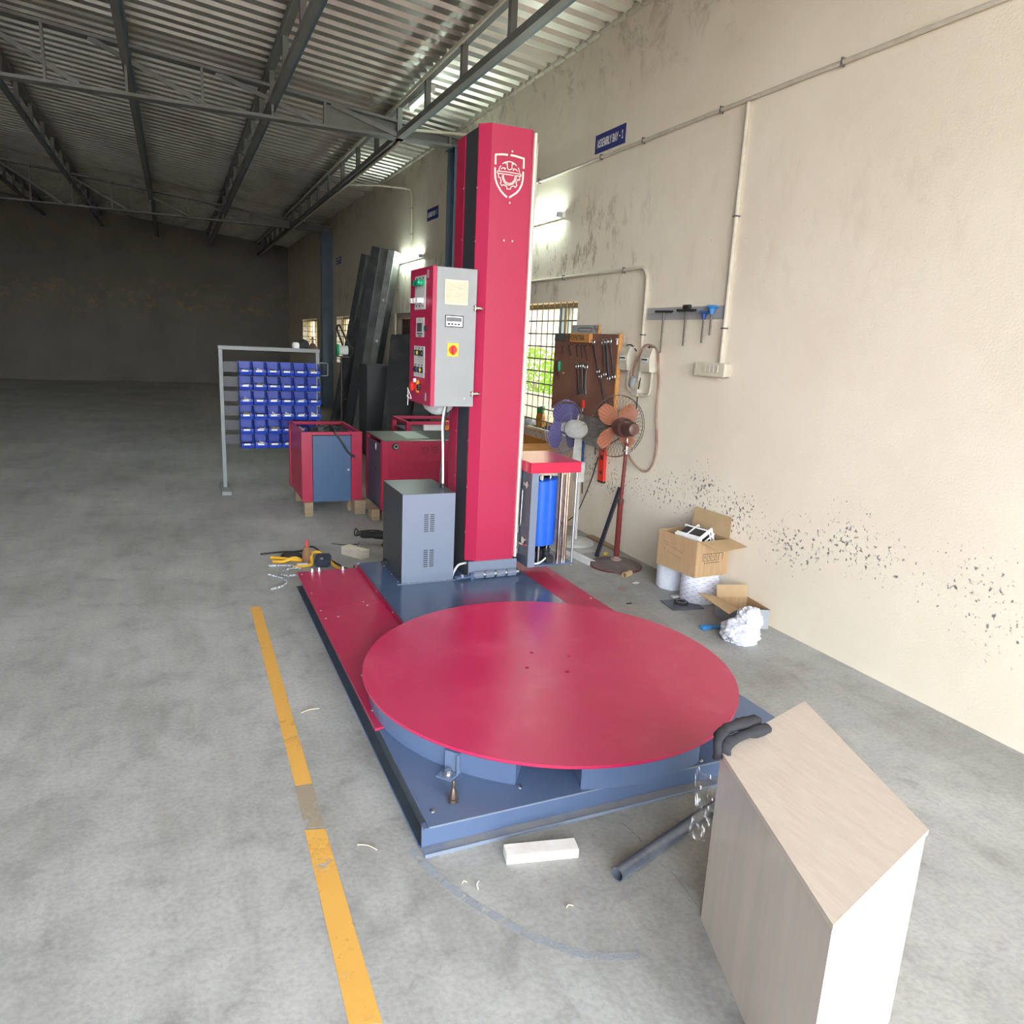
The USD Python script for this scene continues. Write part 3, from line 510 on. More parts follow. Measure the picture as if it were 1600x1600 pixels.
mp('door_lock', [cyl((PX, 4.245, 1.655), (PX-.012, 4.245, 1.655), .013, 14)], BLACK, cb)
for z in (1.955, 1.262): mp('door_hinge', cyl((PX-.004, 4.225, z-.022), (PX-.004, 4.225, z+.022), .006, 8), TRUSS, cb)
mp('key_string', [tube(curve([(PX-.05, 4.44, 1.30), (PX-.05, 4.43, 1.262), (PX-.045, 4.47, 1.247), (PX-.045, 4.40, 1.240), (PX-.048, 4.37, 1.245), (PX-.05, 4.41, 1.28), (PX-.05, 4.44, 1.30)]), .0028, 6), tube(curve([(PX-.05, 4.432, 1.265), (PX-.048, 4.437, 1.235), (PX-.046, 4.445, 1.195)]), .0028, 6)], WHITE, cb, label='white string tied to the switches')
mp('cable_hood', lathe([(0, -.085), (.045, -.075), (.085, -.045), (.105, 0), (0, 0)], (1.49, 4.465, 1.216), 28), mat('hood_grey', (.42, .45, .46), .4), cb)
mp('supply_cable', tube(curve([(1.503, 4.36, 1.215), (1.487, 4.36, 1.10), (1.493, 4.36, .94), (1.498, 4.36, .80), (1.499, 4.36, .686)]), .0075), mat('white_cable', (.72, .72, .70), .45), label='white supply cable between cabinet and motor housing')
mp('control_cable', tube(curve([(1.52, 4.38, 1.215), (1.507, 4.38, 1.10), (1.503, 4.38, .94), (1.487, 4.375, .80), (1.488, 4.37, .686)]), .006), BLACK)
mp('cable_gland', [lathe([(.018, 0), (.018, .015), (.011, .03), (.009, .03)], (1.499, 4.36, .685), 12)], BLACK)

# film carriage on the right of the mast
fc = mp('film_carriage', box(1.985, 1.990, 4.092, 4.52, .205, .812), mat('carriage_dark', (.045, .055, .075), .35), label='film carriage with blue rollers under a crimson cap')
mp('corner_stile', box(1.988, 2.036, 4.086, 4.094, .203, .815, .001), BLUE_LIGHT, fc)
mp('cap', box(1.975, 2.331, 4.083, 4.56, .812, .880, .002), mat('red_gloss_cap', (.50, .016, .06), .24), fc, label='crimson cap of the film carriage')
mp('bottom_tray', box(1.99, 2.315, 4.088, 4.52, .203, .212), BLUE, fc)
mp('back_plate', box(1.99, 2.275, 4.50, 4.505, .212, .812), CHARCOAL, fc); mp('inner_plate', box(2.27, 2.275, 4.38, 4.50, .212, .812), CHARCOAL, fc)
def roller(x, y, r, z0, z1, lab):
    mp('roller', lathe([(.010, 0), (r-.004, 0), (r, .004), (r, z1-z0-.004), (r-.004, z1-z0), (.010, z1-z0)], (x, y, z0), 32), BLUE_ROLL, fc, label=lab)
    mp('roller_shaft', cyl((x, y, .212), (x, y, .812), .011, 12), STEEL, fc)
roller(2.084, 4.137, .047, .335, .758, 'front blue roller'); roller(2.205, 4.262, .047, .300, .742, 'second blue roller'); roller(2.268, 4.335, .03, .300, .742, 'slim blue roller at the back')
COPP = mat('polished_rod', (.80, .62, .50), .18, 1)
for x, y, r in ((2.232, 4.15, .011), (2.268, 4.15, .0105), (2.292, 4.165, .011)): mp('guide_rod', cyl((x, y, .212), (x, y, .812), r, 16), COPP, fc)
mp('front_post', cyl((2.312, 4.10, .19), (2.312, 4.10, .812), .0075, 12), ZINC, fc, label='thin zinc post at the open corner')
mp('gear_motor', [cyl((2.10, 4.20, .215), (2.10, 4.20, .285), .042, 20), box(2.13, 2.19, 4.11, 4.20, .212, .262, .008), cyl((2.205, 4.262, .212), (2.205, 4.262, .27), .026, 14)], BLACK, fc)
mp('carriage_cable', tube(curve([(2.04, 4.105, .218), (2.08, 4.10, .225), (2.12, 4.11, .245), (2.15, 4.15, .25)]), .006), WHITE, fc)
mp('top_bracket', [box(2.04, 2.17, 4.10, 4.13, .795, .812), box(2.05, 2.06, 4.10, 4.12, .77, .80), cyl((2.25, 4.15, .79), (2.25, 4.15, .812), .016, 10)], STEEL, fc)
mp('side_rod', [cyl((1.979, 4.205, .45), (1.979, 4.195, .70), .006, 8), cyl((1.986, 4.205, .46), (1.972, 4.205, .46), .009, 8), cyl((1.986, 4.195, .695), (1.972, 4.195, .695), .009, 8)], STEEL, fc)
mp('latch', [box(1.972, 1.986, 4.12, 4.17, .722, .742, .003), cyl((1.975, 4.13, .715), (1.975, 4.13, .755), .009, 10), cyl((1.972, 4.165, .735), (1.986, 4.165, .735), .011, 8)], STEEL, fc)
mp('carriage_arm', [beam((1.972, 4.24, .335), (1.98, 4.11, .345), .008, .012), box(1.958, 1.984, 4.215, 4.24, .30, .40, .003), cyl((1.976, 4.155, .37), (1.986, 4.155, .37), .022, 14), cyl((1.978, 4.23, .26), (1.978, 4.23, .44), .004, 6)], STEEL, fc)

# ================================================================== ON THE RIGHT WALL
def saddle(y, z, vert=False, r=.012):
    return box(WX-.029, WX-.0005, y-(.004 if not vert else .021), y+(.004 if not vert else .021), z-(.021 if not vert else .004), z+(.021 if not vert else .004), .001)
SADDLE = mat('saddle_clip', (.12, .11, .10), .6)
t = thing('wall_conduit', 'long cream conduit running along the wall under the blue bay sign', 'conduit', (WX, 4, 3.078))
def on_wall(parent_loc): return lambda m: move(cat(m) if isinstance(m, list) else m, -np.array(parent_loc))
wl_ = on_wall((WX, 4, 3.078))
obj('pipe', wl_(cyl((WX-.013, .2, 3.078), (WX-.013, 7.35, 3.078), .0125, 12)), IVORY, t)
for y in (3.2, 4.15, 5.02, 5.62, 6.75): obj('saddle_clip', wl_(saddle(y, 3.078)), SADDLE, t)
t = thing('wall_conduit', 'cream conduit with a bend running down to the two switch boxes', 'conduit', (WX, 4.82, 1.5)); wl_ = on_wall((WX, 4.82, 1.5))
pts = [(WX-.014, 7.2, 2.178), (WX-.014, 4.92, 2.185)]+[(WX-.014, 4.92-.1*math.sin(a), 2.085+.1*math.cos(a)) for a in np.linspace(.1, 1.57, 7)]+[(WX-.014, 4.815, 1.36)]
obj('pipe', wl_(tube(pts, .0135, 12)), IVORY, t)
for y in (5.15, 6.15): obj('saddle_clip', wl_(saddle(y, 2.182)), SADDLE, t)
obj('saddle_clip', wl_(saddle(4.815, 1.70, True)), SADDLE, t)
t = thing('wall_conduit', 'vertical cream conduit dropping to the ivory switch plate', 'conduit', (WX, 3.9, 1.53)); wl_ = on_wall((WX, 3.9, 1.53))
obj('pipe', wl_(cyl((WX-.014, 3.9, 1.53), (WX-.014, 3.9, 3.06), .0135, 12)), IVORY, t)
for z in (1.75, 2.42): obj('saddle_clip', wl_(saddle(3.9, z, True)), SADDLE, t)
t = thing('drop_conduit', 'thin cream conduit beside the mast rail, dropping to the near tube light', 'conduit', (WX, 6.87, 2.7)); wl_ = on_wall((WX, 6.87, 2.7))
obj('pipe', wl_(cyl((WX-.010, 6.87, 2.735), (WX-.010, 6.87, 3.066), .008, 10)), IVORY, t); obj('saddle_clip', wl_(saddle(6.87, 2.9, True)), SADDLE, t)

# roof conduit: along the rafter, then along the near purlin, with a branch to the far tube light
t = thing('roof_conduit', 'cream conduit running along the rafter and the near purlin into the dark end', 'conduit', (2.36, 9.2, 3.75)); wl_ = on_wall((2.36, 9.2, 3.75))
obj('pipe', wl_(tube([(3.19, 8.58, 3.86), (2.47, 8.58, 3.805), (2.41, 8.59, 3.795), (2.395, 8.66, 3.77), (2.39, 8.80, 3.70), (2.385, 9.4, 3.695), (2.38, 14, 3.695), (2.37, 23.8, 3.695)], .017, 10)), IVORY, t)
t = thing('drop_conduit', 'cream conduit branching across to the wall and down to the far tube light', 'conduit', (3.19, 11.0, 2.75)); wl_ = on_wall((3.19, 11.0, 2.75))
obj('pipe', wl_(tube([(2.39, 11.5, 3.70), (2.8, 11.25, 3.70), (3.12, 11.06, 3.67), (3.17, 11.02, 3.655), (3.19, 11.0, 3.60), (3.194, 10.99, 3.5), (3.194, 10.98, 2.735)], .014, 10)), IVORY, t)
for z in (3.05, 3.4): obj('saddle_clip', wl_(saddle(10.985, z, True)), SADDLE, t)

# tube lights
def tubelight(y0, y1, z, lab):
    t = thing('tube_light', lab, 'tube light', (WX-.03, (y0+y1)/2, z)); h = (y1-y0)/2
    obj('batten', box(-.005, .0295, -h, h, -.022, .022, .004), WHITE, t)
    obj('lamp_tube', cyl((-.028, -h+.035, 0), (-.028, h-.035, 0), .014, 16), TUBE_ON, t)
    for s in (-1, 1): obj('end_holder', box(-.048, .0, s*(h-.0), s*(h-.034), -.02, .022, .003), mat('holder_grey', (.35, .36, .35), .5) if 'holder_grey' not in MATS else MATS['holder_grey'], t)
    return t
tubelight(6.21, 7.43, 2.715, 'lit tube light on the wall just right of the mast')
tubelight(10.38, 11.62, 2.70, 'lit tube light on the wall left of the mast, beside the leaning beams')
t = thing('roof_tube_light', 'bright lamp strip seen behind the posts of the near purlin', 'tube light', (2.50, 8.30, roof_z(2.5)-.06))
obj('batten', box(-.03, .03, -.40, .40, .02, .058, .004), WHITE, t); obj('lamp_tube', cyl((0, -.37, 0), (0, .37, 0), .016, 12), glow('dim_tube', (.75, 1.0, .88), 1.6), t)
for s in (-1, 1): obj('end_holder', box(-.02, .02, s*.40, s*.37, -.02, .025, .003), WHITE, t)

# signs
def sign(y, z, w, h, txt, lab, sz):
    t = thing('bay_sign', lab, 'sign', (WX, y, z))
    obj('sign_plate', box(-.004, -.0002, -w/2, w/2, -h/2, h/2), NAVY, t)
    lines = txt.split('|')
    for i, l in enumerate(lines):
        zz_ = -sz/2+(len(lines)-1-2*i)*sz*.8
        obj('sign_lettering', move(text(l, sz, (-.004, .0, 0), (0, -1, 0), (0, 0, 1), .001, True, width=w*.86), (0, w*.43, zz_)), LABELP, t)
sign(5.526, 3.192, .455, .14, 'ASSEMBLY BAY - 1', 'blue bay sign above the long conduit, reading ASSEMBLY BAY - 1', .058)
sign(10.04, 3.21, .47, .15, 'ASSEMBLY BAY - 2', 'blue bay sign left of the mast, above the far tube light', .058)
sign(16.37, 3.085, .50, .135, 'STORE|AREA' if False else 'ASSEMBLY|BAY - 3', 'small far blue sign left of the leaning beams', .036)

# T-handle tool strip
t = thing('tool_strip', 'grey painted tool strip screwed to the wall beside the vertical conduit', 'tool rack', (WX, 4.38, 1.85))
obj('strip', box(-.006, -.0002, -.445, .415, -.043, .042), mat('strip_grey', (.36, .36, .36), .6), t)
for y in (-.36, -.12, .08, .33): obj('hook', cyl((-.05, y, .005), (-.004, y, .005), .003, 6), ZINC, t)
def tee(loc, hw, shaft, rad, m_, lab, round_head=False, tilt=0, knobz=None):
    t = thing('tee_wrench', lab, 'wrench', loc, group=None)
    if round_head: obj('handle', [lathe([(0, -.011), (.03, -.008), (.046, 0), (.03, .011), (0, .012)], (0, 0, 0), 20), cyl((0, 0, -.045), (0, 0, -.008), .012, 10, .02)], m_, t)
    else: obj('handle', cyl((0, -hw, -.002), (0, hw, .002), rad*1.35, 10), m_, t)
    obj('shaft', cyl((0, 0, 0), (0, tilt, -shaft), rad, 8), mat('tool_steel', (.10, .09, .08), .4, .8) if 'tool_steel' not in MATS else MATS['tool_steel'], t)
    if knobz: obj('knob', [box(-.014, .014, -.012-.03, .03, knobz-.012, knobz+.014, .005), cyl((0, 0, 0), (0, 0, knobz), .006, 8)], BLACK, t)
TX = WX-.042
tee((TX, 4.535, 1.862), .10, .285, .0065, BLACK, 'longest black T-handle wrench, leftmost on the grey strip')
tee((TX, 4.278, 1.866), .10, .235, .0065, BLACK, 'black T-handle wrench with a black knob on top, second on the grey strip', knobz=.022)
tee((TX, 4.083, 1.850), .05, .195, .006, BLUEB, 'dark blue handled T wrench, third on the grey strip', True)
tee((TX, 4.008, 1.882), .05, .178, .006, CYAN, 'light blue handled T wrench, rightmost on the grey strip', True)
# ivory switch plate
t = thing('switch_plate', 'ivory modular switch plate at the foot of the vertical conduit', 'light switch', (WX, 3.955, 1.49))
obj('back_box', box(-.05, -.0002, -.145, .145, -.04, .04, .004), IVORY, t); obj('cover', box(-.058, -.05, -.15, .15, -.044, .044, .003), CREAM, t)
for y in (-.075, -.035, .005, .045): obj('rocker', rot(box(-.063, -.057, y-.015, y+.015, -.022, .022, .002), 4, (0, 1, 0)), IVORY, t)
# two breaker boxes
def breaker(y0, y1, zlo, zhi, lab):
    ym = (y0+y1)/2; t = thing('breaker_box', lab, 'switch box', (WX, ym, zlo)); w = (y1-y0)/2; h = zhi-zlo
    sh = prism([(0, 0), (-.075, 0), (-.085, h*.35), (-.085, h*.62), (-.062, h), (0, h)], 2*w, (-.0002, w, 0), (1, 0, 0), (0, 0, 1))
    obj('housing', sh, IVORY, t, smooth=False, label='ivory breaker housing')
    obj('breaker_window', box(-.088, -.084, -w*.75, w*.55, h*.40, h*.60, .001), LABELP, t)
    obj('breaker_lever', [box(-.095, -.086, -w*.65+k*w*.3, -w*.65+k*w*.3+w*.2, h*.49, h*.54) for k in range(4)], BLACK, t, kind='stuff')
    obj('earth_wire', tube(curve([(-.03, w-.02, h+.001), (-.035, w*.3, h+.012), (-.03, -w*.5, h+.01), (-.015, -w-.015, h-.03)]), .005), RUBBER, t)
    return t
breaker(4.90, 5.02, 1.435, 1.61, 'ivory breaker box next to the peg panel, left of the pair'); breaker(4.60, 4.72, 1.435, 1.605, 'ivory breaker box right of the bent conduit, under the coiled cable')
t = thing('drop_conduit', 'cream U-shaped conduit joining the two breaker boxes from below', 'conduit', (WX, 4.8, 1.3)); wl_ = on_wall((WX, 4.8, 1.3))
obj('pipe', wl_(tube(curve([(WX-.02, 4.96, 1.434), (WX-.02, 4.96, 1.36), (WX-.02, 4.955, 1.31), (WX-.02, 4.92, 1.28), (WX-.02, 4.88, 1.275)]), .011, 10)), IVORY, t)
obj('pipe', wl_(tube(curve([(WX-.02, 4.645, 1.434), (WX-.02, 4.645, 1.36), (WX-.02, 4.65, 1.30), (WX-.02, 4.68, 1.268), (WX-.02, 4.76, 1.262), (WX-.02, 4.80, 1.265)]), .011, 10)), IVORY, t)
obj('junction', box(WX-.032, WX-.001, 4.80, 4.88, 1.245, 1.295, .004), IVORY, t, smooth=False) if False else obj('junction', wl_(box(WX-.034, WX-.0002, 4.80, 4.88, 1.245, 1.30, .004)), IVORY, t)
# cables on the wall
t = thing('looped_cable', 'brown-red cable hung over the right breaker box and looping down behind the brown fan', 'cable', (WX-.03, 4.6, 1.2)); wl_ = on_wall((WX-.03, 4.6, 1.2))
BROWNRED = mat('brown_red_cable', (.22, .10, .075), .5, color2=(.36, .27, .19), scale=9)
obj('cable', wl_(tube(curve([(WX-.045, 4.86, 1.37), (WX-.06, 4.83, 1.45), (WX-.07, 4.77, 1.54), (WX-.06, 4.72, 1.615), (WX-.05, 4.66, 1.628), (WX-.04, 4.58, 1.60), (WX-.03, 4.565, 1.52), (WX-.025, 4.545, 1.36), (WX-.02, 4.55, 1.18), (WX-.02, 4.52, 1.0), (WX-.02, 4.505, .88), (WX-.02, 4.54, .76), (WX-.025, 4.62, .70), (WX-.05, 4.72, .735), (WX-.08, 4.80, .82), (WX-.12, 4.82, .90)]), .0085)), BROWNRED, t)
obj('plug', wl_([cyl((WX-.045, 4.87, 1.33), (WX-.05, 4.84, 1.39), .022, 12), box(WX-.06, WX-.034, 4.85, 4.89, 1.31, 1.345, .006)]), mat('plug_grey', (.25, .26, .27), .5), t)
t = thing('hanging_wire', 'thin black wire falling from the junction behind the fans to the floor', 'cable', (WX-.02, 5.0, .9)); wl_ = on_wall((WX-.02, 5.0, .9))
obj('wire', wl_(tube(curve([(WX-.015, 4.80, 1.385), (WX-.02, 4.81, 1.26), (WX-.015, 4.83, 1.12), (WX-.02, 4.93, .95), (WX-.02, 5.27, .756), (WX-.02, 5.40, .50), (WX-.03, 5.57, .19), (WX-.06, 5.70, .06), (WX-.10, 5.80, .008)]), .0045)), RUBBER, t)
for y, z0, z1, lab in ((5.385, .71, 1.06, 'thin dark rod on the wall just left of the brown fan'), (5.56, .34, .97, 'thin dark rod hanging on the wall behind the white fan')):
    one('wall_rod', move(cyl((0, 0, 0), (0, .03, z1-z0), .006, 8), (WX-.012, y, z0)), MATS['tool_steel'], lab, 'rod')
t = thing('spirit_level', 'red spirit level hanging on the wall under the brown fan', 'spirit level', (WX-.02, 5.24, .51))
obj('body', prism([(-.045, 0), (.045, 0), (.045, .28), (-.045, .28)], .028, (0, -.005, 0), (0, -1, 0), (0, 0, 1)) if False else beam((0, .0, 0), (0, .012, .275), .085, .026, (1, 0, 0)), RED_P, t); obj('end_cap', [box(-.015, .015, -.045, .045, -.012, .004, .003)], BLACK, t)
obj('vial', box(-.0145, -.012, -.02, .02, .06, .085), INK, t); obj('vial', box(-.0145, -.012, -.018, .03, .18, .215), INK, t)
t = thing('grey_panel', 'grey sheet panel on the wall below the peg panel', 'panel', (WX-.04, 5.36, .78)); obj('sheet', box(-.006, .006, -.20, .20, 0, .31, .002), mat('panel_grey', (.24, .25, .245), .6), t); obj('edge_strip', box(-.01, .01, -.205, -.198, 0, .31), mat('panel_edge', (.30, .12, .06), .6), t)
for z in (.06, .25): obj('standoff', cyl((.005, 0, z), (.0398, 0, z), .012, 8), WOOD, t)

# peg panel and its tools
PB = WX-.075
t = thing('peg_panel', 'brown wooden tool panel with orange edges hung beside the barred window', 'tool board', (PB, 5.6, 1.05))
obj('board', box(-.006, .012, -.555, .515, -.02, .648), PLYBROWN, t); obj('edge_batten', box(-.012, .02, -.575, -.556, -.03, .652, .002), WOOD_ORANGE, t, label='orange wooden edge nearest the switch boxes')
obj('top_strip', box(-.009, .014, .30, .516, .58, .648, .001), mat('strip_dark', (.09, .085, .08), .6), t)
for y in (-.45, .3): obj('wall_batten', box(.012, .0748, y-.02, y+.02, .02, .62), WOOD_ORANGE, t)
pb = (PB, 5.6, 1.05)
t = thing('name_block', 'orange wooden block lettered CENTRA on the top edge of the tool panel', 'sign', (PB-.012, 5.605, 1.662))
obj('block', box(-.03, .004, -.165, .165, -.036, .036, .002), WOOD_ORANGE, t); obj('lettering', move(text('CENTRA', .042, (-.0302, 0, 0), (0, -1, 0), (0, 0, 1), .001, False, width=.235), (0, .15, -.021)), INK, t)
t = thing('wrench_sign', 'grey sign with black wrench outlines standing on the tool panel', 'sign', (PB-.005, 5.57, 1.700))
obj('plate', box(-.004, .010, -.20, .235, 0, .068, .001), mat('sign_grey', (.33, .34, .33), .6), t); obj('side_edge', box(-.006, .012, -.222, -.201, -.002, .069), WOOD_ORANGE, t)
def wr_outline(y, z, l, s): return [[(y, z+s*.006), (y+.02, z+s*.010), (y+.035, z+s*.002), (y+l-.035, z+s*.002), (y+l-.02, z+s*.010), (y+l, z+s*.006)]]
obj('outline', [extr(strokes([[(-a, b) for a, b in L_] for L_ in wr_outline(-.15, .046, .22, -1)+wr_outline(-.15, .014, .22, 1)]+[[(-.11+.010*math.cos(q), .047+.013*math.sin(q)) for q in np.linspace(0, 6.3, 12)], [(-.155+.010*math.cos(q), .030+.013*math.sin(q)) for q in np.linspace(0, 6.3, 12)]], .005), .0008, (-.004, 0, 0), (0, -1, 0), (0, 0, 1)) if False else
    extr(strokes(wr_outline(-.13, .046, .25, -1)+wr_outline(-.13, .014, .25, 1)+[[(.155+.010*math.cos(q), .047+.013*math.sin(q)) for q in np.linspace(0, 6.3, 12)], [(.185+.010*math.cos(q), .030+.013*math.sin(q)) for q in np.linspace(0, 6.3, 12)]], .005), .0008, (-.004, 0, 0), (0, -1, 0), (0, 0, 1))], INK, t)
TS = mat('wrench_chrome', (.50, .49, .47), .28, 1); TDARK = mat('dark_tool_steel', (.07, .06, .055), .45, .7)
def wrench(p, q, r, lab, ring=True, m_=None):
    p = np.array((PB-.02, *p)); q = np.array((PB-.016, *q)); t = thing('hanging_wrench', lab, 'wrench', tuple(p)); d = q-p; u = d/np.linalg.norm(d)
    obj('shank', beam((0, 0, 0), d, r*1.9, r*1.1, (1, 0, 0)), m_ or TS, t)
    tor = trimesh.creation.torus(r*2.2, r*.95, 16, 8); tor.apply_transform(trimesh.geometry.align_vectors([0, 0, 1], [1, 0, 0]))
    obj('ring_end', move(tor, -u*r*2.4), m_ or TS, t)
    if ring: obj('ring_end', move(tor, d+u*r*2.4), m_ or TS, t)
    else:
        w_ = np.array([0, -u[2], u[1]]); obj('open_jaw', [beam(d+w_*r*1.4, d+w_*r*1.8+u*r*4, r*1.3, r*1.1, (1, 0, 0)), beam(d-w_*r*1.4, d-w_*r*1.8+u*r*4, r*1.3, r*1.1, (1, 0, 0)), beam(d-w_*r*2, d+w_*r*2, r*1.6, r*1.1, (1, 0, 0))], m_ or TS, t)
for (p, q, lab) in (((5.396, 1.613), (5.310, 1.420), 'long ring wrench, leftmost of the four hanging at the top of the tool panel'), ((5.246, 1.612), (5.198, 1.404), 'long ring wrench, second of the four at the top of the tool panel'),
    ((5.1995, 1.618), (5.1385, 1.377), 'long ring wrench, third of the four at the top of the tool panel'), ((5.141, 1.623), (5.066, 1.394), 'long ring wrench closest to the orange edge of the tool panel')): wrench(p, q, .0085, lab)
wrench((5.247, 1.348), (5.1585, 1.1635), .008, 'lowest long wrench, hanging above the brown fan grille')
for (p, q, lab) in (((5.642, 1.405), (5.604, 1.23), 'short spanner, leftmost of the three in the middle of the tool panel'), ((5.565, 1.41), (5.546, 1.235), 'short spanner, middle of the three on the tool panel'), ((5.497, 1.405), (5.50, 1.245), 'short spanner, rightmost of the three in the middle of the tool panel')): wrench(p, q, .0095, lab, False)
for i, (p, q) in enumerate((((5.945, 1.587), (5.9405, 1.515)), ((5.827, 1.599), (5.784, 1.51)), ((5.701, 1.597), (5.664, 1.505)), ((5.623, 1.599), (5.585, 1.499)), ((5.561, 1.60), (5.4976, 1.484)))):
    t = thing('hex_key', ['dark hex key, leftmost of the dark row high on the tool panel', 'dark hex key, second of the dark row', 'dark hex key, third of the dark row, below the orange block', 'dark hex key, fourth of the dark row', 'dark hex key, last of the dark row, next to the long wrenches'][i], 'hex key', (PB-.014, *p))
    dy, dz = q[0]-p[0], q[1]-p[1]; obj('shank', tube([(0, -.03, .004), (0, -.006, .004), (0, 0, 0), (0, dy, dz)], .0045, 6), TDARK, t); obj('peg', cyl((-.012, 0, .006), (.009, 0, .006), .004, 8), ZINC, t)
t = thing('screwdriver', 'green handled screwdriver on the window side of the tool panel', 'screwdriver', (PB-.022, 5.978, 1.37)); obj('handle', lathe([(0, 0), (.010, .003), (.015, .02), (.015, .075), (.012, .085), (0, .088)], (0, 0, 0), 14), GREEN_P, t); obj('shaft', cyl((0, 0, .004), (0, -.028, -.07), .0035, 8), TS, t)
t = thing('small_clamp', 'red handled tool hanging low on the tool panel behind the white fan', 'tool', (PB-.022, 5.50, 1.09)); obj('handle', [box(-.012, .012, -.018, .018, 0, .065, .006)], RED_P, t); obj('tip', cyl((0, 0, -.03), (0, .005, .004), .004, 8), TS, t)
t = thing('small_tee_key', 'small pale T key in the top corner of the tool panel', 'key', (PB-.014, 5.05, 1.65)); obj('shank', [box(-.004, .006, -.005, .005, -.03, .012), box(-.004, .006, -.018, .018, .006, .018)], LABELP, t)
t = thing('blue_cloth', 'blue cloth hanging on the wall behind the film carriage rods', 'cloth', (WX-.05, 5.60, .56)); obj('cloth', sheet_noise(box(-.012, .012, -.07, .07, 0, .24, .006).subdivide().subdivide(), .010, 18, 6), BLUEB, t); obj('hook', cyl((0, 0, .235), (.049, 0, .24), .005, 8), ZINC, t)
one('yellow_tag', box(PB-.010, PB-.0065, 5.885, 5.935, 1.352, 1.362), YELLOW, 'little yellow tag beside the green screwdriver', 'tag')

# bench side under the window
t = thing('wooden_crate', 'orange wooden crate standing under the barred window behind the film carriage', 'crate', (2.95, 6.47, 0))
for k in range(4): obj('side_board', box(-.19, -.172, -.52, .52, .03+k*.175, .03+k*.175+.168, .002), WOOD_ORANGE, t); obj('end_board', box(-.171, .19, -.52, -.502, .03+k*.175, .03+k*.175+.168, .002), WOOD_ORANGE, t)
obj('back_board', box(-.171, .19, .502, .52, .03, .72), WOOD_ORANGE, t); obj('wall_board', box(.172, .19, -.502, .502, .03, .72), WOOD_ORANGE, t); obj('bottom', box(-.19, .19, -.52, .52, 0, .03), WOOD_ORANGE, t)
obj('cover_board', box(-.172, .172, -.50, .50, .60, .62), WOOD, t)
t = thing('leather_glove', 'dark grey work glove draped over the edge of the orange crate', 'glove', (2.740, 6.10, .66))
gl = cat([box(-.02, .02, -.075, .075, -.02, .10, .018)]+[rot(box(-.016, .016, -.07+k*.037, -.036+k*.037, -.085-.012*(k % 2), 0, .012), 3*(k-1.5), (1, 0, 0)) for k in range(4)])
obj('body', sheet_noise(gl.subdivide(), .004, 30, 3), mat('glove_dark', (.06, .055, .055), .8), t)
t = thing('window_sill', 'worn plastered ledge under the barred window', 'window sill'); keys(t, kind='structure'); obj('ledge', box(WX-.03, WX+.14, 5.86, 7.45, .775, .80, .004), WALL, t)
t = thing('snack_bag', 'green and yellow packet standing on the window ledge', 'packet', (WX+.04, 6.56, .80))
bag = lathe([(0, 0), (.055, .004), (.068, .05), (.066, .10), (.05, .14)], (0, 0, 0), 24); bag.apply_scale((.55, 1.15, 1)); obj('lower_body', sheet_noise(bag, .006, 25, 1), mat('packet_amber', (.50, .30, .02), .4, color2=(.35, .08, .01), scale=28), t)
tp = lathe([(.05, .138), (.058, .16), (.065, .20), (0, .205)], (0, 0, 0), 24); tp.apply_scale((.4, 1.2, 1)); obj('upper_body', sheet_noise(rot(tp, -8, (1, 0, 0), (0, 0, .14)), .006, 25, 2), mat('packet_green', (.02, .28, .07), .4), t)
t = thing('rag_heap', 'grey rag lying on the window ledge beside the mast rail', 'rag', (WX+.03, 6.79, .801)); rg = lathe([(0, 0), (.10, 0), (.085, .03), (.05, .05), (0, .055)], (0, 0, 0), 24); obj('cloth', sheet_noise(rg, .012, 22, 5), mat('rag_grey', (.20, .20, .18), .9), t)

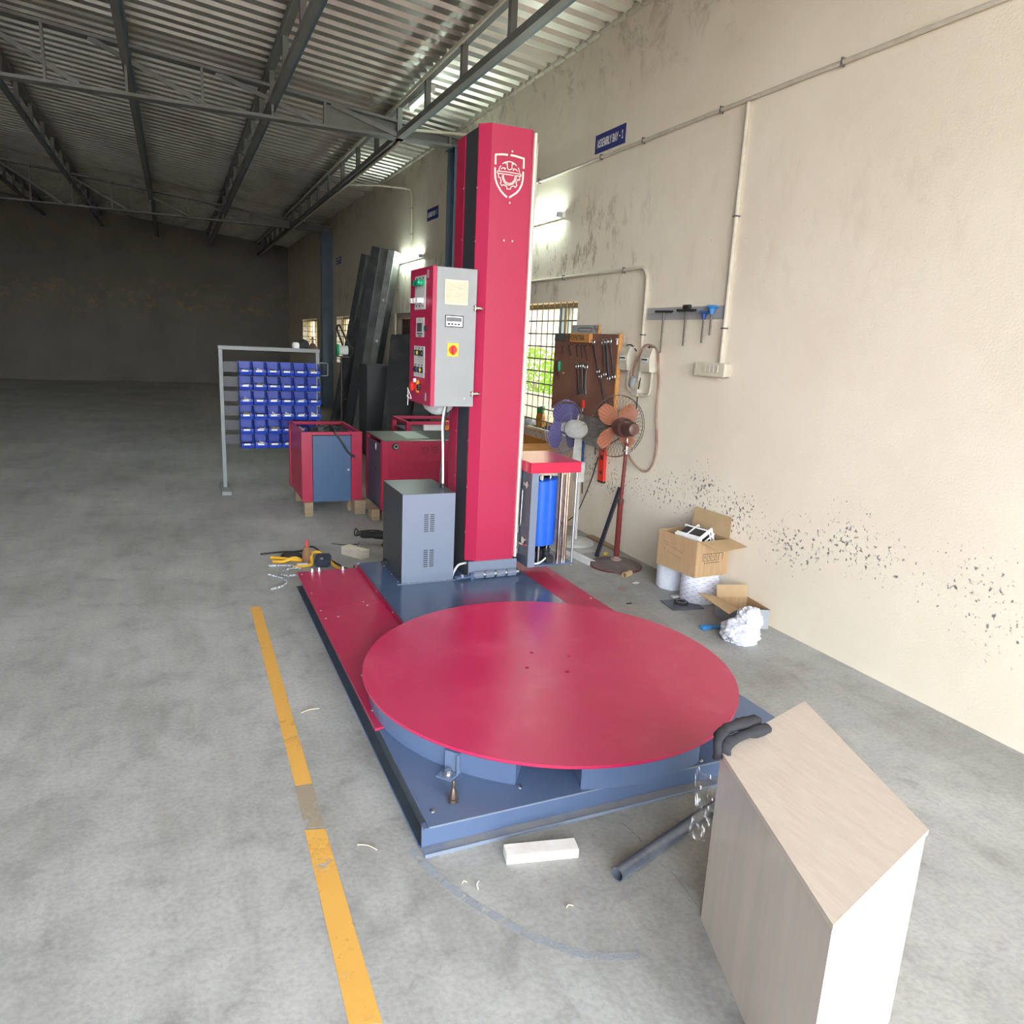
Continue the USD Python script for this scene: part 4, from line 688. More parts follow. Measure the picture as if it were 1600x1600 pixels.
# ================================================================== FANS
def ring(c, r, wr, axis, n=40):
    m = trimesh.creation.torus(r, wr, n, 6); m.apply_transform(trimesh.geometry.align_vectors([0, 0, 1], axis)); return move(m, c)
def fan_head(t, R_, ax, mats_, blade_n, depth, wires, wr, blade_chord, start=.785):
    """cage, blades and motor round the point (0,0,0): the motor sits on the -ax side"""
    ax = np.array(ax, float)/np.linalg.norm(ax); u = np.cross(ax, [0, 0, 1]); u /= np.linalg.norm(u); v = np.cross(u, ax)
    cage, motor, blade = mats_
    obj('cage_rim', [ring(ax*o, R_, wr*2.0, ax) for o in (-.012, .012)], cage, t)
    obj('cage_ring', [ring(ax*(-depth*.75), R_*.55, wr, ax), ring(ax*(depth*.75), R_*.55, wr, ax), ring(ax*(-depth), R_*.28, wr*1.2, ax), ring(ax*depth, R_*.25, wr*1.2, ax)], cage, t)
    for s, nm in ((-1, 'rear_wires'), (1, 'front_wires')):
        ws = []
        for k in range(wires):
            a = 2*math.pi*k/wires; e = math.cos(a)*u+math.sin(a)*v
            ws.append(tube([e*R_+ax*s*.012, e*R_*.9+ax*s*depth*.45, e*R_*.55+ax*s*depth*.8, e*R_*.26+ax*s*depth], wr, 4))
        obj(nm, ws, cage, t, kind='stuff')
    obj('front_badge', lathe([(0, -.004), (R_*.26, -.004), (R_*.25, .006), (0, .010)], ax*depth, 24, ax), motor, t)
    for k in range(blade_n):
        a = 2*math.pi*k/blade_n+start; e = math.cos(a)*u+math.sin(a)*v; f = -math.sin(a)*u+math.cos(a)*v
        P, F, nr, nc = [], [], 7, 5
        for i in range(nr):
            rr = R_*(.17+.70*i/(nr-1)); ch = blade_chord*R_*math.sin(math.pi*(.18+.64*i/(nr-1)))
            for j in range(nc):
                s = (j/(nc-1)-.5); tw = .55-.25*i/(nr-1); P.append(e*rr+f*(s*2*ch*math.cos(tw))+ax*(s*2*ch*math.sin(tw)*.5+.012*(1-4*s*s)-.006))
        for i in range(nr-1):
            for j in range(nc-1): q = i*nc+j; F += [(q, q+1, q+nc+1), (q, q+nc+1, q+nc)]
        m = trimesh.Trimesh(np.array(P), np.array(F), process=False); m2 = m.copy(); m2.vertices += ax*.003; m2.invert(); obj('blade', cat([m, m2]), blade, t, smooth=True)
    obj('hub', lathe([(0, -.03), (R_*.19, -.03), (R_*.2, .0), (R_*.16, .03), (0, .035)], (0, 0, 0), 24, ax), motor, t)
    return ax, u, v
# brown pedestal fan
FB = np.array([2.945, 4.545, 0])
t = thing('pedestal_fan', 'brown pedestal fan with amber blades in front of the tool panel, its back to us', 'fan', tuple(FB))
hub = np.array([-.055, .045, 1.045]); sub = thing
head = UsdGeom.Xform.Define(stage, str(t.GetPath())+'/fan_head'); head.AddTranslateOp().Set(Gf.Vec3d(*hub)); head = head.GetPrim()
CAGEB = mat('cage_brown_wire', (.085, .06, .045), .45, .3)
ax, u, v = fan_head(head, .222, (.04, 1.0, -.02), (CAGEB, BROWN_P, BLADE_O), 4, .075, 46, .0011, .31)
obj('motor', lathe([(0, -.03), (.060, -.03), (.070, .0), (.068, .06), (.054, .075), (.052, .14), (.04, .16), (0, .165)], -ax*.07, 28, -ax), BROWN_P, head, label='dark brown motor housing')
obj('motor_cap', lathe([(.040, 0), (.040, .01), (.026, .016), (0, .018)], -ax*.232, 24, -ax), mat('motor_cap_brown', (.11, .055, .045), .35), head)
STZ = ZINC
obj('pole', [cyl((0, 0, .47), (.012, 0, .93), .0135, 16)], MAROON, t); obj('lower_pole', cyl((0, 0, .05), (0, 0, .50), .021, 18), MAROON, t, label='thick maroon lower pole')
obj('pole_collar', [cyl((0, 0, .485), (0, 0, .515), .024, 18), cyl((.0, -.03, .50), (0, .0, .50), .006, 8)], BROWN_P, t)
obj('neck_clamp', [cyl((.012, 0, .85), (.013, 0, .905), .019, 14), cyl((-.02, -.01, .875), (.045, -.01, .875), .009, 10), cyl((.013, 0, .90), (.016, .0, .965), .010, 10)], STEEL, t)
obj('base', lathe([(0, .052), (.045, .05), (.055, .044), (.10, .040), (.16, .030), (.190, .018), (.196, .008), (.196, 0), (0, 0)], (0, 0, 0), 48), mat('fan_base_brown', (.10, .075, .07), .5, color2=(.14, .11, .10), scale=9), t, label='round dusty brown cast base')
obj('base_trim', trimesh.creation.torus(.194, .005, 48, 8).apply_translation((0, 0, .008)), MAROON, t); obj('base_flange', lathe([(.04, 0), (.042, .012), (.024, .018), (.022, .03), (0, .03)], (0, 0, .048), 24), mat('flange_pinkish', (.30, .20, .18), .5), t)
# white pedestal fan
FW = np.array([2.955, 5.20, 0])
t = thing('pedestal_fan', 'white pedestal fan with violet blades behind the film carriage', 'fan', tuple(FW))
head = UsdGeom.Xform.Define(stage, str(t.GetPath())+'/fan_head'); head.AddTranslateOp().Set(Gf.Vec3d(-.135, .06, .958)); head = head.GetPrim()
CAGEV = mat('cage_violet_wire', (.20, .19, .28), .4, .3); FWM = mat('fan_white_dirty', (.55, .55, .52), .5, color2=(.42, .41, .37), scale=18)
ax, u, v = fan_head(head, .212, (-.34, .94, .02), (CAGEV, FWM, BLADE_V), 3, .07, 44, .0011, .64, 1.57)
mb = box(-.06, .06, -.058, .058, -.07, .05, .03); mt = lathe([(0, 0), (.062, 0), (.075, .02), (.078, .07), (.07, .12), (.045, .15), (0, .155)], -ax*.06, 28, -ax); mt.vertices[:, 2] *= .95
obj('motor', mt, FWM, head, label='dirty white motor housing'); obj('swing_knob', cyl(-ax*.14+[0, 0, .06], -ax*.14+[0, 0, .11], .006, 10), IVORY, head)
obj('cage_clip', [beam(v*.212+u*.0+ax*.02, v*.212-ax*.02, .03, .014)], mat('clip_violet', (.16, .14, .36), .4), head)
obj('neck', prism([(-.028, .66), (.035, .66), (.03, .80), (.022, .90), (-.012, .90), (-.02, .82)], .05, (-.045, .03, 0), (.78, .62, 0), (0, 0, 1)), FWM, t)
obj('control_column', box(-.045, .03, -.035, .03, .52, .685, .008), FWM, t, label='white control column of the fan'); obj('pole', cyl((0, 0, .03), (0, 0, .53), .014, 14), FWM, t)
obj('base', lathe([(0, .04), (.05, .036), (.14, .028), (.155, .018), (.157, 0), (0, 0)], (0, 0, 0), 40), FWM, t, label='round dirty white fan base')
t = thing('leaning_tube', 'black steel tube leaning on the wall behind the brown fan', 'tube', (2.93, 4.80, .0)); obj('tube', beam((0, 0, .004), (.262, .155, .50), .026, .026), mat('tube_dark', (.035, .035, .05), .3, .4), t); obj('end_cap', beam((.258, .152, .492), (.266, .158, .508), .027, .027), BLACK, t)

# ================================================================== BOXES AND ROLLS BY THE WALL
def roll(loc, r, h, lab, printed):
    t = thing('film_roll', lab, 'roll', loc)
    b = lathe([(.04, 0), (r-.01, 0), (r, .01), (r*1.005, h*.5), (r, h-.01), (r-.012, h), (.04, h), (.04, 0)], (0, 0, 0), 48); obj('wound_film', sheet_noise(b, .002, 18, 4), WHITE_FILM, t)
    obj('core', lathe([(.033, .002), (.0395, .002), (.0395, h-.002), (.033, h-.002), (.033, .002)], (0, 0, 0), 24), CARD, t)
    if printed:
        pr = []
        for k in range(11):
            for a in np.arange(2.6, 6.2, .52):
                a0 = a+.23*(k % 2)+.05*math.sin(k*3.1+a*7); z = .022+k*(h-.03)/11; L_ = .20+.08*math.sin(k*5+a*3)
                pts = [((r*1.0055)*np.array([math.cos(q), math.sin(q), 0])+[0, 0, z+.010*(q-a0)]) for q in np.linspace(a0, a0+L_, 5)]
                for q0, q1 in zip(pts[:-1], pts[1:]): pr.append(beam(q0, q0+(q1-q0)*.66, .0015, .0045))
        obj('print', pr, mat('roll_print', (.50, .32, .42), .6), t, kind='stuff')
    else:
        obj('crease', [tube(curve([((r*1.004)*math.cos(q), (r*1.004)*math.sin(q), h*.55-.07*(q-4.6)+.01*s) for q in np.linspace(4.5, 5.5, 8)]), .0022, 5) for s in (0, 2)], mat('film_crease', (.45, .47, .56), .4), t, kind='stuff')
    return t
roll((3.075, 4.015, 0), .112, .205, 'plain white film roll under the open carton, the far one of two', False)
roll((3.082, 3.735, 0), .122, .205, 'white film roll with pink print, nearer of the two under the carton', True)
# the open carton on the rolls
BXO = np.array([2.925, 3.60, .2065]); eu = np.array([.264, .012, 0]); ev = np.array([-.045, .345, 0]); H_ = .235
t = thing('cardboard_box', 'open brown carton resting on the two white film rolls', 'cardboard box', tuple(BXO))
def panel(a, b, c, d, th=.004):
    a, b, c, d = map(lambda q: np.array(q, float), (a, b, c, d)); n = np.cross(b-a, d-a); n /= np.linalg.norm(n)
    return trimesh.convex.convex_hull(np.vstack([a, b, c, d, a+n*th, b+n*th, c+n*th, d+n*th]))
zt_ = np.array([0, 0, H_]); O = np.zeros(3)
obj('front_panel', panel(O, eu, eu+zt_, zt_), CARD, t); obj('left_panel', panel(ev, O, zt_, ev+zt_), CARD, t); obj('back_panel', panel(eu+ev, ev, ev+zt_, eu+ev+zt_), CARD, t); obj('right_panel', panel(eu, eu+ev, eu+ev+zt_, eu+zt_), CARD, t)
obj('bottom_panel', panel(O, eu, eu+ev, ev, .003), CARD, t)
obj('back_flap', panel(eu+zt_+[0, .01, 0], eu+ev+zt_, eu+ev*.98+zt_+[.012, 0, .135], eu+zt_+[.008, .02, .135]), CARD_IN, t, label='wall side flap standing upright')
obj('front_flap', panel(zt_+eu*.05, eu+zt_, eu*1.0+zt_+[.008, -.150, -.012], eu*.30+zt_+[0, -.15, -.03]), CARD_IN, t, label='front flap folded out and down')
en = eu/np.linalg.norm(eu); fn = np.cross(en, [0, 0, 1])
obj('printed_mark', extr(strokes([[(.05+k*.032, .105), (.05+k*.032, .150)] for k in range(6)]+[[(.05, .105), (.075, .105)], [(.082, .105), (.107, .105)], [(.115, .105), (.14, .105)], [(.15, .105), (.172, .105)], [(.05, .150), (.21, .150)], [(.066, .12), (.066, .14)], [(.1, .12), (.1, .14)], [(.13, .12), (.13, .14)], [(.16, .12), (.16, .14)]], .0028), .0006, fn*.0043, en, (0, 0, 1)), INK, t, label='black printed stack symbols')
obj('printed_mark', extr(strokes([[(.065+k*.014, .088), (.072+k*.014, .092)] for k in range(9)], .005), .0006, fn*.0043, en, (0, 0, 1)), INK, t)
vn = ev/np.linalg.norm(ev); ln = np.cross(-vn, [0, 0, 1])
obj('printed_mark', extr(strokes([[(-.30, .17), (-.24, .165)], [(-.29, .155), (-.24, .15)], [(-.22, .147), (-.12, .132)], [(-.29, .12), (-.275, .12)], [(-.255, .108), (-.125, .090)]], .003), .0006, ln*.0043, -vn, (0, 0, 1)), mat('faded_print', (.24, .15, .08), .8), t)
# black and white gridded pads in the carton
t = thing('strapped_pad', 'black part bound with white foam strips sticking out of the carton', 'packed part', tuple(BXO+eu*.52+ev*.42+np.array([0, 0, .150])), 0)
def pad(m): return rot(rot(move(m, (0, 0, .06)), -24, (0, 1, 0)), 14, (0, 0, 1))
obj('body', pad(box(-.07, .07, -.095, .095, -.06, .07, .02)), BLACK_GLOSS, t)
obj('foam_strip', [pad(box(-.074, .074, y-.006, y+.006, -.063, .074, .003)) for y in (-.088, .015)], WHITE, t); obj('foam_strip', [pad(box(x-.006, x+.006, -.099, .099, -.063, .075, .003)) for x in (-.066, -.05, .035)], WHITE, t)
obj('foam_edge', [pad(box(-.077, .077, -.1, .1, .018, .03, .003))], WHITE, t)
one('rubber_tile', rot(box(2.80, 3.02, 3.585, 3.77, 0, .006, .001), -8, (0, 0, 1), (2.9, 3.67, 0)), mat('tile_dark', (.075, .085, .10), .5), 'dark square tile lying on the floor in front of the film rolls', 'tile')
t = thing('tape_reel', 'small dark reel with a ring lying on the dark floor tile', 'reel', (2.915, 3.69, .006)); obj('flange', lathe([(.018, 0), (.045, 0), (.045, .012), (.018, .012), (.018, 0)], (0, 0, 0), 24), RUBBER, t); obj('rim', trimesh.creation.torus(.032, .004, 24, 6).apply_translation((0, 0, .016)), mat('reel_grey', (.10, .11, .13), .4), t)
one('white_strip', box(2.93, 3.01, 3.80, 3.83, 0, .012, .003), WHITE, 'little white strip on the floor between tile and far film roll', 'strip')
# second carton at the frame edge, flaps open
B2 = np.array([2.975, 3.235, 0]); t = thing('cardboard_box', 'low open carton with a flap bent outward at the right edge, behind the white bag', 'cardboard box', tuple(B2))
GREYC = mat('grey_carton', (.34, .36, .38), .7, color2=(.28, .30, .33), scale=12)
e1, e2, h2 = np.array([.19, -.06, 0]), np.array([.03, .23, 0]), np.array([0, 0, .12])
obj('front_panel', panel(O, e1, e1+h2, h2), GREYC, t); obj('left_panel', panel(e2, O, h2, e2+h2), GREYC, t); obj('back_panel', panel(e1+e2, e2, e2+h2, e1+e2+h2), CARD, t); obj('right_panel', panel(e1, e1+e2, e1+e2+h2, e1+h2), CARD, t); obj('bottom_panel', panel(O, e1, e1+e2, e2, .003), CARD, t)
obj('left_flap', panel(h2, h2+e2, h2+e2+[-.145, .01, .035], h2+[-.11, -.05, -.0]), CARD_IN, t, label='cardboard flap bent out to the left'); obj('back_flap', panel(e1+e2+h2, e2+h2, e2+h2+[.0, .012, .075], e1+e2+h2+[0, .015, .075]), CARD_IN, t)
# crumpled white bag
t = thing('crumpled_bag', 'crumpled white plastic bag on the floor at the right edge', 'plastic bag', (2.86, 3.07, 0))
sp = trimesh.creation.icosphere(4, 1.0); vv = sp.vertices.copy(); n1 = meshkit.fbm(vv*2.2, 4, 11)-.5; n2 = np.abs(meshkit.fbm(vv*5.0, 3, 12)-.5)
rr = 1+.55*n1-.45*n2; vv = vv*rr[:, None]*np.array([.105, .12, .075]); vv[:, 2] = np.maximum(vv[:, 2]+.055, .001); sp.vertices = vv; obj('lower_bag', sp, WHITE_FILM, t)
sp2 = trimesh.creation.icosphere(4, 1.0); vv = sp2.vertices.copy(); n1 = meshkit.fbm(vv*2.6, 4, 21)-.5; n2 = np.abs(meshkit.fbm(vv*6.0, 3, 22)-.5); rr = 1+.5*n1-.6*n2
vv = vv*rr[:, None]*np.array([.07, .075, .085])+[.045, -.01, .125]; sp2.vertices = vv; obj('upper_bag', sp2, WHITE_FILM, t)
t = thing('blue_clamp', 'small blue plastic bit lying beside the white bag', 'plastic bit', (2.79, 3.285, 0)); obj('body', [box(-.03, .03, -.02, .02, 0, .022, .006), cyl((.02, 0, .012), (.10, -.03, .012), .009, 8)], CYAN, t)
# floor litter by the fans
one('foam_channel', rot(box(2.735, 2.790, 4.60, 4.93, 0, .03, .002).difference(box(2.747, 2.778, 4.55, 5, .008, .05)) if False else cat([box(2.735, 2.790, 4.60, 4.93, 0, .006), box(2.735, 2.742, 4.60, 4.93, .006, .034), box(2.783, 2.790, 4.60, 4.93, .006, .034)]), 5, (0, 0, 1), (2.76, 4.76, 0)), WHITE, 'short white cable channel lying on the floor beside the brown fan base', 'cable channel')
t = thing('paper_roll', 'small pale paper tube lying in front of the brown fan base', 'paper tube', (2.845, 4.27, .022)); obj('tube', rot(lathe([(.017, 0), (.021, 0), (.021, .085), (.017, .085), (.017, 0)], (0, 0, 0), 20, (1, .5, 0)), 0, (0, 0, 1)), CARD_IN, t)
one('paper_scrap', rot(box(2.845, 2.895, 4.135, 4.165, 0, .002), 20, (0, 0, 1), (2.87, 4.15, 0)), WHITE, 'small white paper scrap on the floor in front of the paper tube', 'paper scrap')
one('paper_sheet', box(2.86, 3.0, 4.92, 5.03, 0, .0015), mat('paper_dull', (.52, .51, .49), .8), 'dull paper sheet on the floor beside the white fan base', 'paper')
t = thing('yellow_bit', 'small yellow plastic cap on the floor near the leaning tube', 'cap', (3.03, 4.83, 0)); obj('cap', lathe([(0, 0), (.016, 0), (.016, .018), (0, .022)], (0, 0, 0), 14), YELLOW, t)
one('wood_offcut', cat([box(3.15, 3.205, 4.90, 5.35, 0, .02, .002)]), WOOD, 'brown wooden batten lying along the foot of the wall by the fans', 'batten')
one('dark_chip', box(2.57, 2.605, 3.79, 3.805, 0, .004), BLACK, 'little dark chip on the floor right of the turntable', 'debris')

# ================================================================== BACK LEFT: cabinets, rack, beams
# machine body with the open top
CL = (1.23, 7.0, 0); t = thing('open_machine', 'open topped crimson machine body with dark blue door, standing on wooden blocks', 'machine body', CL); L = lambda m: move(cat(m) if isinstance(m, list) else m, -np.array(CL))
x0, x1, y0, y1, z0, z1 = .965, 1.496, 6.60, 7.42, .133, .755
obj('corner_post', L(box(x0, x0+.092, y0, y0+.03, z0, z1, .002)), RED_DARK, t); obj('corner_post', L(box(x1-.098, x1, y0, y0+.03, z0, z1, .002)), RED_DARK, t)
obj('corner_post', L(box(x0, x0+.03, y1-.06, y1, z0, z1, .002)), RED_DARK, t); obj('corner_post', L(box(x1-.03, x1, y1-.06, y1, z0, z1, .002)), RED_DARK, t)
obj('top_rail', L(box(x0+.0925, x1-.0985, y0, y0+.03, z1-.028, z1, .002)), RED_DARK, t); obj('top_rail', L(box(x0, x1, y1-.03, y1, z1-.028, z1+.002, .002)), RED_DARK, t)
obj('side_panel', L(box(x0+.012, x0+.018, y0+.03, y1-.06, z0, z1-.03)), RED_DARK, t); obj('side_panel', L(box(x1-.006, x1, y0+.03, y1-.06, z0, z1-.03)), RED_DARK, t)
obj('side_rail', L(box(x0, x0+.03, y0+.03, y1-.06, z1-.03, z1, .002)), RED_DARK, t); obj('side_rail', L(box(x1-.03, x1, y0+.03, y1-.06, z1-.03, z1, .002)), RED_DARK, t)
obj('door', L(box(x0+.096, x1-.102, y0-.004, y0+.02, z0-.004, z1-.032, .002)), BLUE_DOOR, t, label='dark blue door'); obj('door_lock', L(box(x1-.135, x1-.115, y0-.010, y0-.004, .405, .425, .002)), ZINC, t)
obj('inner_tray', L(box(x0+.02, x1-.01, y0+.04, y1-.06, .60, .61)), BLACK, t)
obj('drive_motor', L([cyl((1.06, 6.74, .735), (1.25, 6.76, .735), .045, 18), cyl((1.25, 6.76, .735), (1.38, 6.78, .73), .036, 16), box(1.12, 1.18, 6.70, 6.78, .70, .79, .006), box(1.30, 1.36, 6.73, 6.85, .61, .74, .006)]), BLACK, t)
obj('wiring', L([tube(curve([(1.05+.05*k, 6.72, .74), (1.10+.05*k, 6.70+.02*(k % 2), .785), (1.16+.05*k, 6.74, .775), (1.2+.05*k, 6.78, .72)]), .008, 6) for k in range(5)]), BLACK, t, kind='stuff')
obj('bracket', L([box(1.41, 1.45, 6.75, 6.85, .70, .735, .003)]), RED_DARK, t); obj('terminal', L([cyl((.975, 6.70, .725), (1.0, 6.70, .725), .012, 10)]), ZINC, t)
t = thing('power_cord', 'black power cord hanging over the front of the open crimson body', 'cable', (1.30, 6.59, .5)); wl_ = on_wall((1.30, 6.59, .5))
obj('cord', wl_(tube(curve([(1.24, 6.72, .80), (1.25, 6.62, .775), (1.255, 6.583, .745), (1.30, 6.582, .685), (1.36, 6.582, .585), (1.405, 6.582, .54)]), .009)), BLACK, t); obj('cord_end', wl_(cyl((1.40, 6.582, .543), (1.425, 6.582, .535), .012, 10)), BLACK, t)
for (x, y, w, d, h, lab) in ((.985, 6.60, .075, .10, .128, 'wooden block under the left front corner of the open crimson body'), (1.43, 6.60, .10, .14, .128, 'wooden block under the right front corner of the open crimson body'),
                             (1.515, 6.31, .075, .12, .105, 'wooden block in front of the steel topped crimson machine'), (1.0, 7.25, .075, .10, .128, 'wooden block under the back left corner of the open crimson body'), (1.40, 7.25, .08, .10, .128, 'wooden block under the back right corner, hidden behind')):
    b = one('wooden_block', box(0, w, 0, d, 0, h, .004), WOOD, lab, 'wooden block'); UsdGeom.Xformable(b).AddTranslateOp().Set(Gf.Vec3d(x, y, 0))
one('timber_batten', box(1.40, 1.66, 6.76, 6.84, 0, .10, .004), WOOD, 'timber laid on the floor between the two crimson machine bodies', 'timber')
# machine with stainless top
CR = (2.0, 6.6, 0); t = thing('strapping_machine', 'crimson machine with stainless top half hidden behind the motor housing', 'machine', CR); L = lambda m: move(cat(m) if isinstance(m, list) else m, -np.array(CR))
x0, x1, y0, y1, z0, z1 = 1.598, 2.42, 6.27, 6.88, .105, .712
obj('front_panel', L([box(x0, x0+.06, y0, y0+.02, z0, z1, .001), box(x1-.06, x1, y0, y0+.02, z0, z1, .001), box(x0+.06, x1-.06, y0, y0+.02, z1-.03, z1), box(x0+.06, x1-.06, y0, y0+.02, .50, .535), box(x0+.06, x1-.06, y0, y0+.02, z0, z0+.04)]), RED_DARK, t)
obj('upper_recess', L(box(x0+.06, x1-.06, y0+.007, y0+.02, .535, z1-.03)), RED_DARK, t); obj('lower_recess', L(box(x0+.06, x1-.06, y0+.012, y0+.02, z0+.04, .50)), RED_DARK, t)
obj('side_panel', L(box(x0, x0+.012, y0+.06, y1-.07, z0, z1-.03)), mat('dark_side_panel', (.06, .055, .085), .45), t, label='dark side panel'); obj('corner_post', L(box(x0-.003, x0+.02, y1-.07, y1, z0, z1, .002)), RED_DARK, t); obj('corner_post', L(box(x0-.003, x0+.02, y0+.001, y0+.06, z0, z1, .002)), RED_DARK, t)
obj('back_panel', L(box(x0, x1, y1-.01, y1, z0, z1)), RED_DARK, t); obj('right_panel', L(box(x1-.012, x1, y0+.02, y1-.01, z0, z1)), RED_DARK, t)
obj('steel_top', L(box(x0-.004, x1+.004, y0-.006, y1+.004, z1, z1+.014, .003)), STAINLESS, t, label='shiny stainless top plate'); obj('floor_pan', L(box(x0, x1, y0, y1, z0-.005, z0)), CHARCOAL, t)
obj('round_socket', L([lathe([(.030, 0), (.030, .012), (.018, .012), (.018, .004), (0, .004)], (1.712, y0+.006, .668), 20, (0, -1, 0))]), BLACK, t); obj('socket_ring', L(trimesh.creation.torus(.017, .004, 20, 6).apply_transform(trimesh.geometry.align_vectors([0, 0, 1], [0, 1, 0])).apply_translation((1.717, y0-.008, .668))), ZINC, t)
def shield(cx, cz, s): return [[(cx-.75*s, cz+s), (cx-.05*s, cz+1.05*s)], [(cx+.05*s, cz+1.05*s), (cx+.75*s, cz+s)], [(cx-.75*s, cz+s), (cx-.8*s, cz), (cx-.5*s, cz-.7*s), (cx-.05*s, cz-1.1*s)], [(cx+.75*s, cz+s), (cx+.8*s, cz), (cx+.5*s, cz-.7*s), (cx+.05*s, cz-1.1*s)], [(cx+.42*s*math.cos(q), cz+.42*s*math.sin(q)) for q in np.linspace(0, 6.28, 16)], [(cx-.5*s, cz+.1*s), (cx+.5*s, cz+.1*s)]]
obj('embossed_badge', L(extr(strokes(shield(1.983, .644, .042), .006), .0015, (0, y0+.0065, 0), (1, 0, 0), (0, 0, 1))), mat('dark_red_line', (.16, .008, .025), .5), t); obj('embossed_badge', L(extr(strokes(shield(2.075, .644, .042), .006), .0015, (0, y0+.0065, 0), (1, 0, 0), (0, 0, 1))), MATS['dark_red_line'], t)
obj('side_latch', L([cyl((x0-.006, 6.50, .615), (x0+.001, 6.50, .615), .010, 10), box(x0-.006, x0+.001, 6.495, 6.505, .615, .665)]), ZINC, t); obj('side_lock', L(cyl((x0-.006, 6.50, .44), (x0+.001, 6.50, .44), .018, 14)), BLACK, t)
obj('foot', L(box(x0+.02, x0+.09, y0+.03, y0+.10, 0, z0-.005)), WOOD, t); obj('foot', L(box(x1-.09, x1-.02, y0+.03, y0+.10, 0, z0-.005)), WOOD, t); obj('foot', L(box(x0+.3, x0+.37, y1-.10, y1-.03, 0, z0-.005)), WOOD, t)
one('plastic_sheet', box(1.84, 2.05, 6.36, 6.84, z1+.0142, z1+.0152), mat('pale_green_sheet', (.50, .58, .54), .3), 'pale green plastic sheet lying across the stainless machine top', 'plastic sheet')
# third crimson frame behind
CT = (2.55, 7.9, 0); t = thing('open_stand', 'open crimson frame standing behind the stainless topped machine', 'machine frame', CT); L = lambda m: move(cat(m) if isinstance(m, list) else m, -np.array(CT))
x0, x1, y0, y1 = 2.19, 2.95, 7.6, 8.2
for a in ((x0, x0+.05, y0, y0+.04), (x1-.05, x1, y0, y0+.04), (x0, x0+.05, y1-.04, y1), (x1-.05, x1, y1-.04, y1)): obj('corner_post', L(box(*a, 0, .73, .002)), RED_DARK, t)
for a in ((x0+.05, x1-.05, y0, y0+.03), (x0+.05, x1-.05, y1-.03, y1), (x0, x0+.03, y0+.04, y1-.04), (x1-.03, x1, y0+.04, y1-.04)): obj('top_rail', L(box(*a, .70, .732, .001)), RED_DARK, t)
obj('inner_shelf', L(box(x0+.03, x1-.03, y0+.03, y1-.03, .62, .63)), CHARCOAL, t); obj('lower_panel', L(box(x0+.05, x1-.05, y0+.01, y0+.02, .08, .62)), CHARCOAL, t)
one('white_fitting', cat([box(2.40, 2.62, 7.66, 7.70, .6302, .72, .006)]), WHITE, 'white plastic fitting lying inside the open crimson frame', 'fitting'); one('red_cap', box(2.64, 2.70, 7.68, 7.73, .6302, .735, .01), ORANGE, 'small orange red cap beside the white fitting', 'cap')
# bin rack
RK = (.92, 7.9, 0); t = thing('bin_rack', 'grey steel rack holding rows of blue parts bins at the left', 'storage rack', RK); RKM = mat('rack_grey', (.22, .24, .245), .45)
for x in (.405, -.52): obj('post', box(x-.018, x+.018, -.03, .03, 0, 1.40, .002), RKM, t)
obj('top_bar', box(-.54, .425, -.05, .11, 1.40, 1.437, .003), RKM, t)
for k, z in enumerate((1.285, 1.142, .999, .856, .713, .570)): obj('louvre_rail', [box(-.50, .386, .0, .012, z-.10, z), box(-.50, .386, -.012, .0, z-.012, z)], CHARCOAL, t)
obj('foot', box(.36, .45, -.25, .25, 0, .04, .004), RKM, t); obj('foot', box(-.565, -.475, -.25, .25, 0, .04, .004), RKM, t)
obj('side_handle', tube([(.423, -.01, 1.30), (.50, -.01, 1.30), (.51, -.01, 1.29), (.51, -.01, 1.18), (.50, -.01, 1.17), (.423, -.01, 1.17)], .005, 6), RKM, t)
def bin_mesh():
    w, d, h, th = .0605, .19, .118, .004
    side = [(0, 0), (-d*.93, 0), (-d, .03), (-d*.98, .05), (-d*.62, .07), (-d*.42, h), (0, h)]
    return [prism(side, th, (-w+th, 0, 0), (0, 1, 0), (0, 0, 1)), prism(side, th, (w, 0, 0), (0, 1, 0), (0, 0, 1)), box(-w+th, w-th, -.004, 0, 0, h), box(-w+th, w-th, -d*.93, -.004, 0, .004), panel((-w+th, -d*.93, 0), (w-th, -d*.93, 0), (w-th, -d, .03), (-w+th, -d, .03), .004), box(-w+th, w-th, -d, -d+.004, .03, .05), box(-w, w, -.012, 0, h, h+.006)]
protos = {}
def fill(kind, par):
    g = np.random.default_rng(kind+3); ms = []
    for k in range(9):
        c = np.array([g.uniform(-.04, .04), g.uniform(-.15, -.04), g.uniform(.015, .05)])
        m = box(-.016, .016, -.022, .022, -.010, .010, .004) if kind % 2 else cyl((-.02, 0, 0), (.02, 0, 0), .009, 8)
        ms.append(move(rot(rot(m, g.uniform(0, 180), (0, 0, 1)), g.uniform(-40, 40), (1, 0, 0)), c))
    obj('contents', ms, [BLACK, MATS['rag_grey'], ZINC, DARK_STEEL, LABELP][kind % 5], par, kind='stuff')
rows = ['top', 'second', 'third', 'fourth', 'fifth', 'lowest']; colsn = ['rightmost', 'second from the right', 'third from the right', 'fourth from the right', 'fifth from the right', 'leftmost']
conts = ['dark parts', 'grey bags', 'shiny fittings', 'steel bits', 'white packets']
pick = {(0, 0): 1, (0, 1): 0, (0, 2): 0, (1, 0): 3, (1, 1): 3, (1, 2): 3, (2, 0): 0, (2, 1): 2, (2, 2): 0, (3, 0): 4, (3, 1): 2, (3, 2): 4}
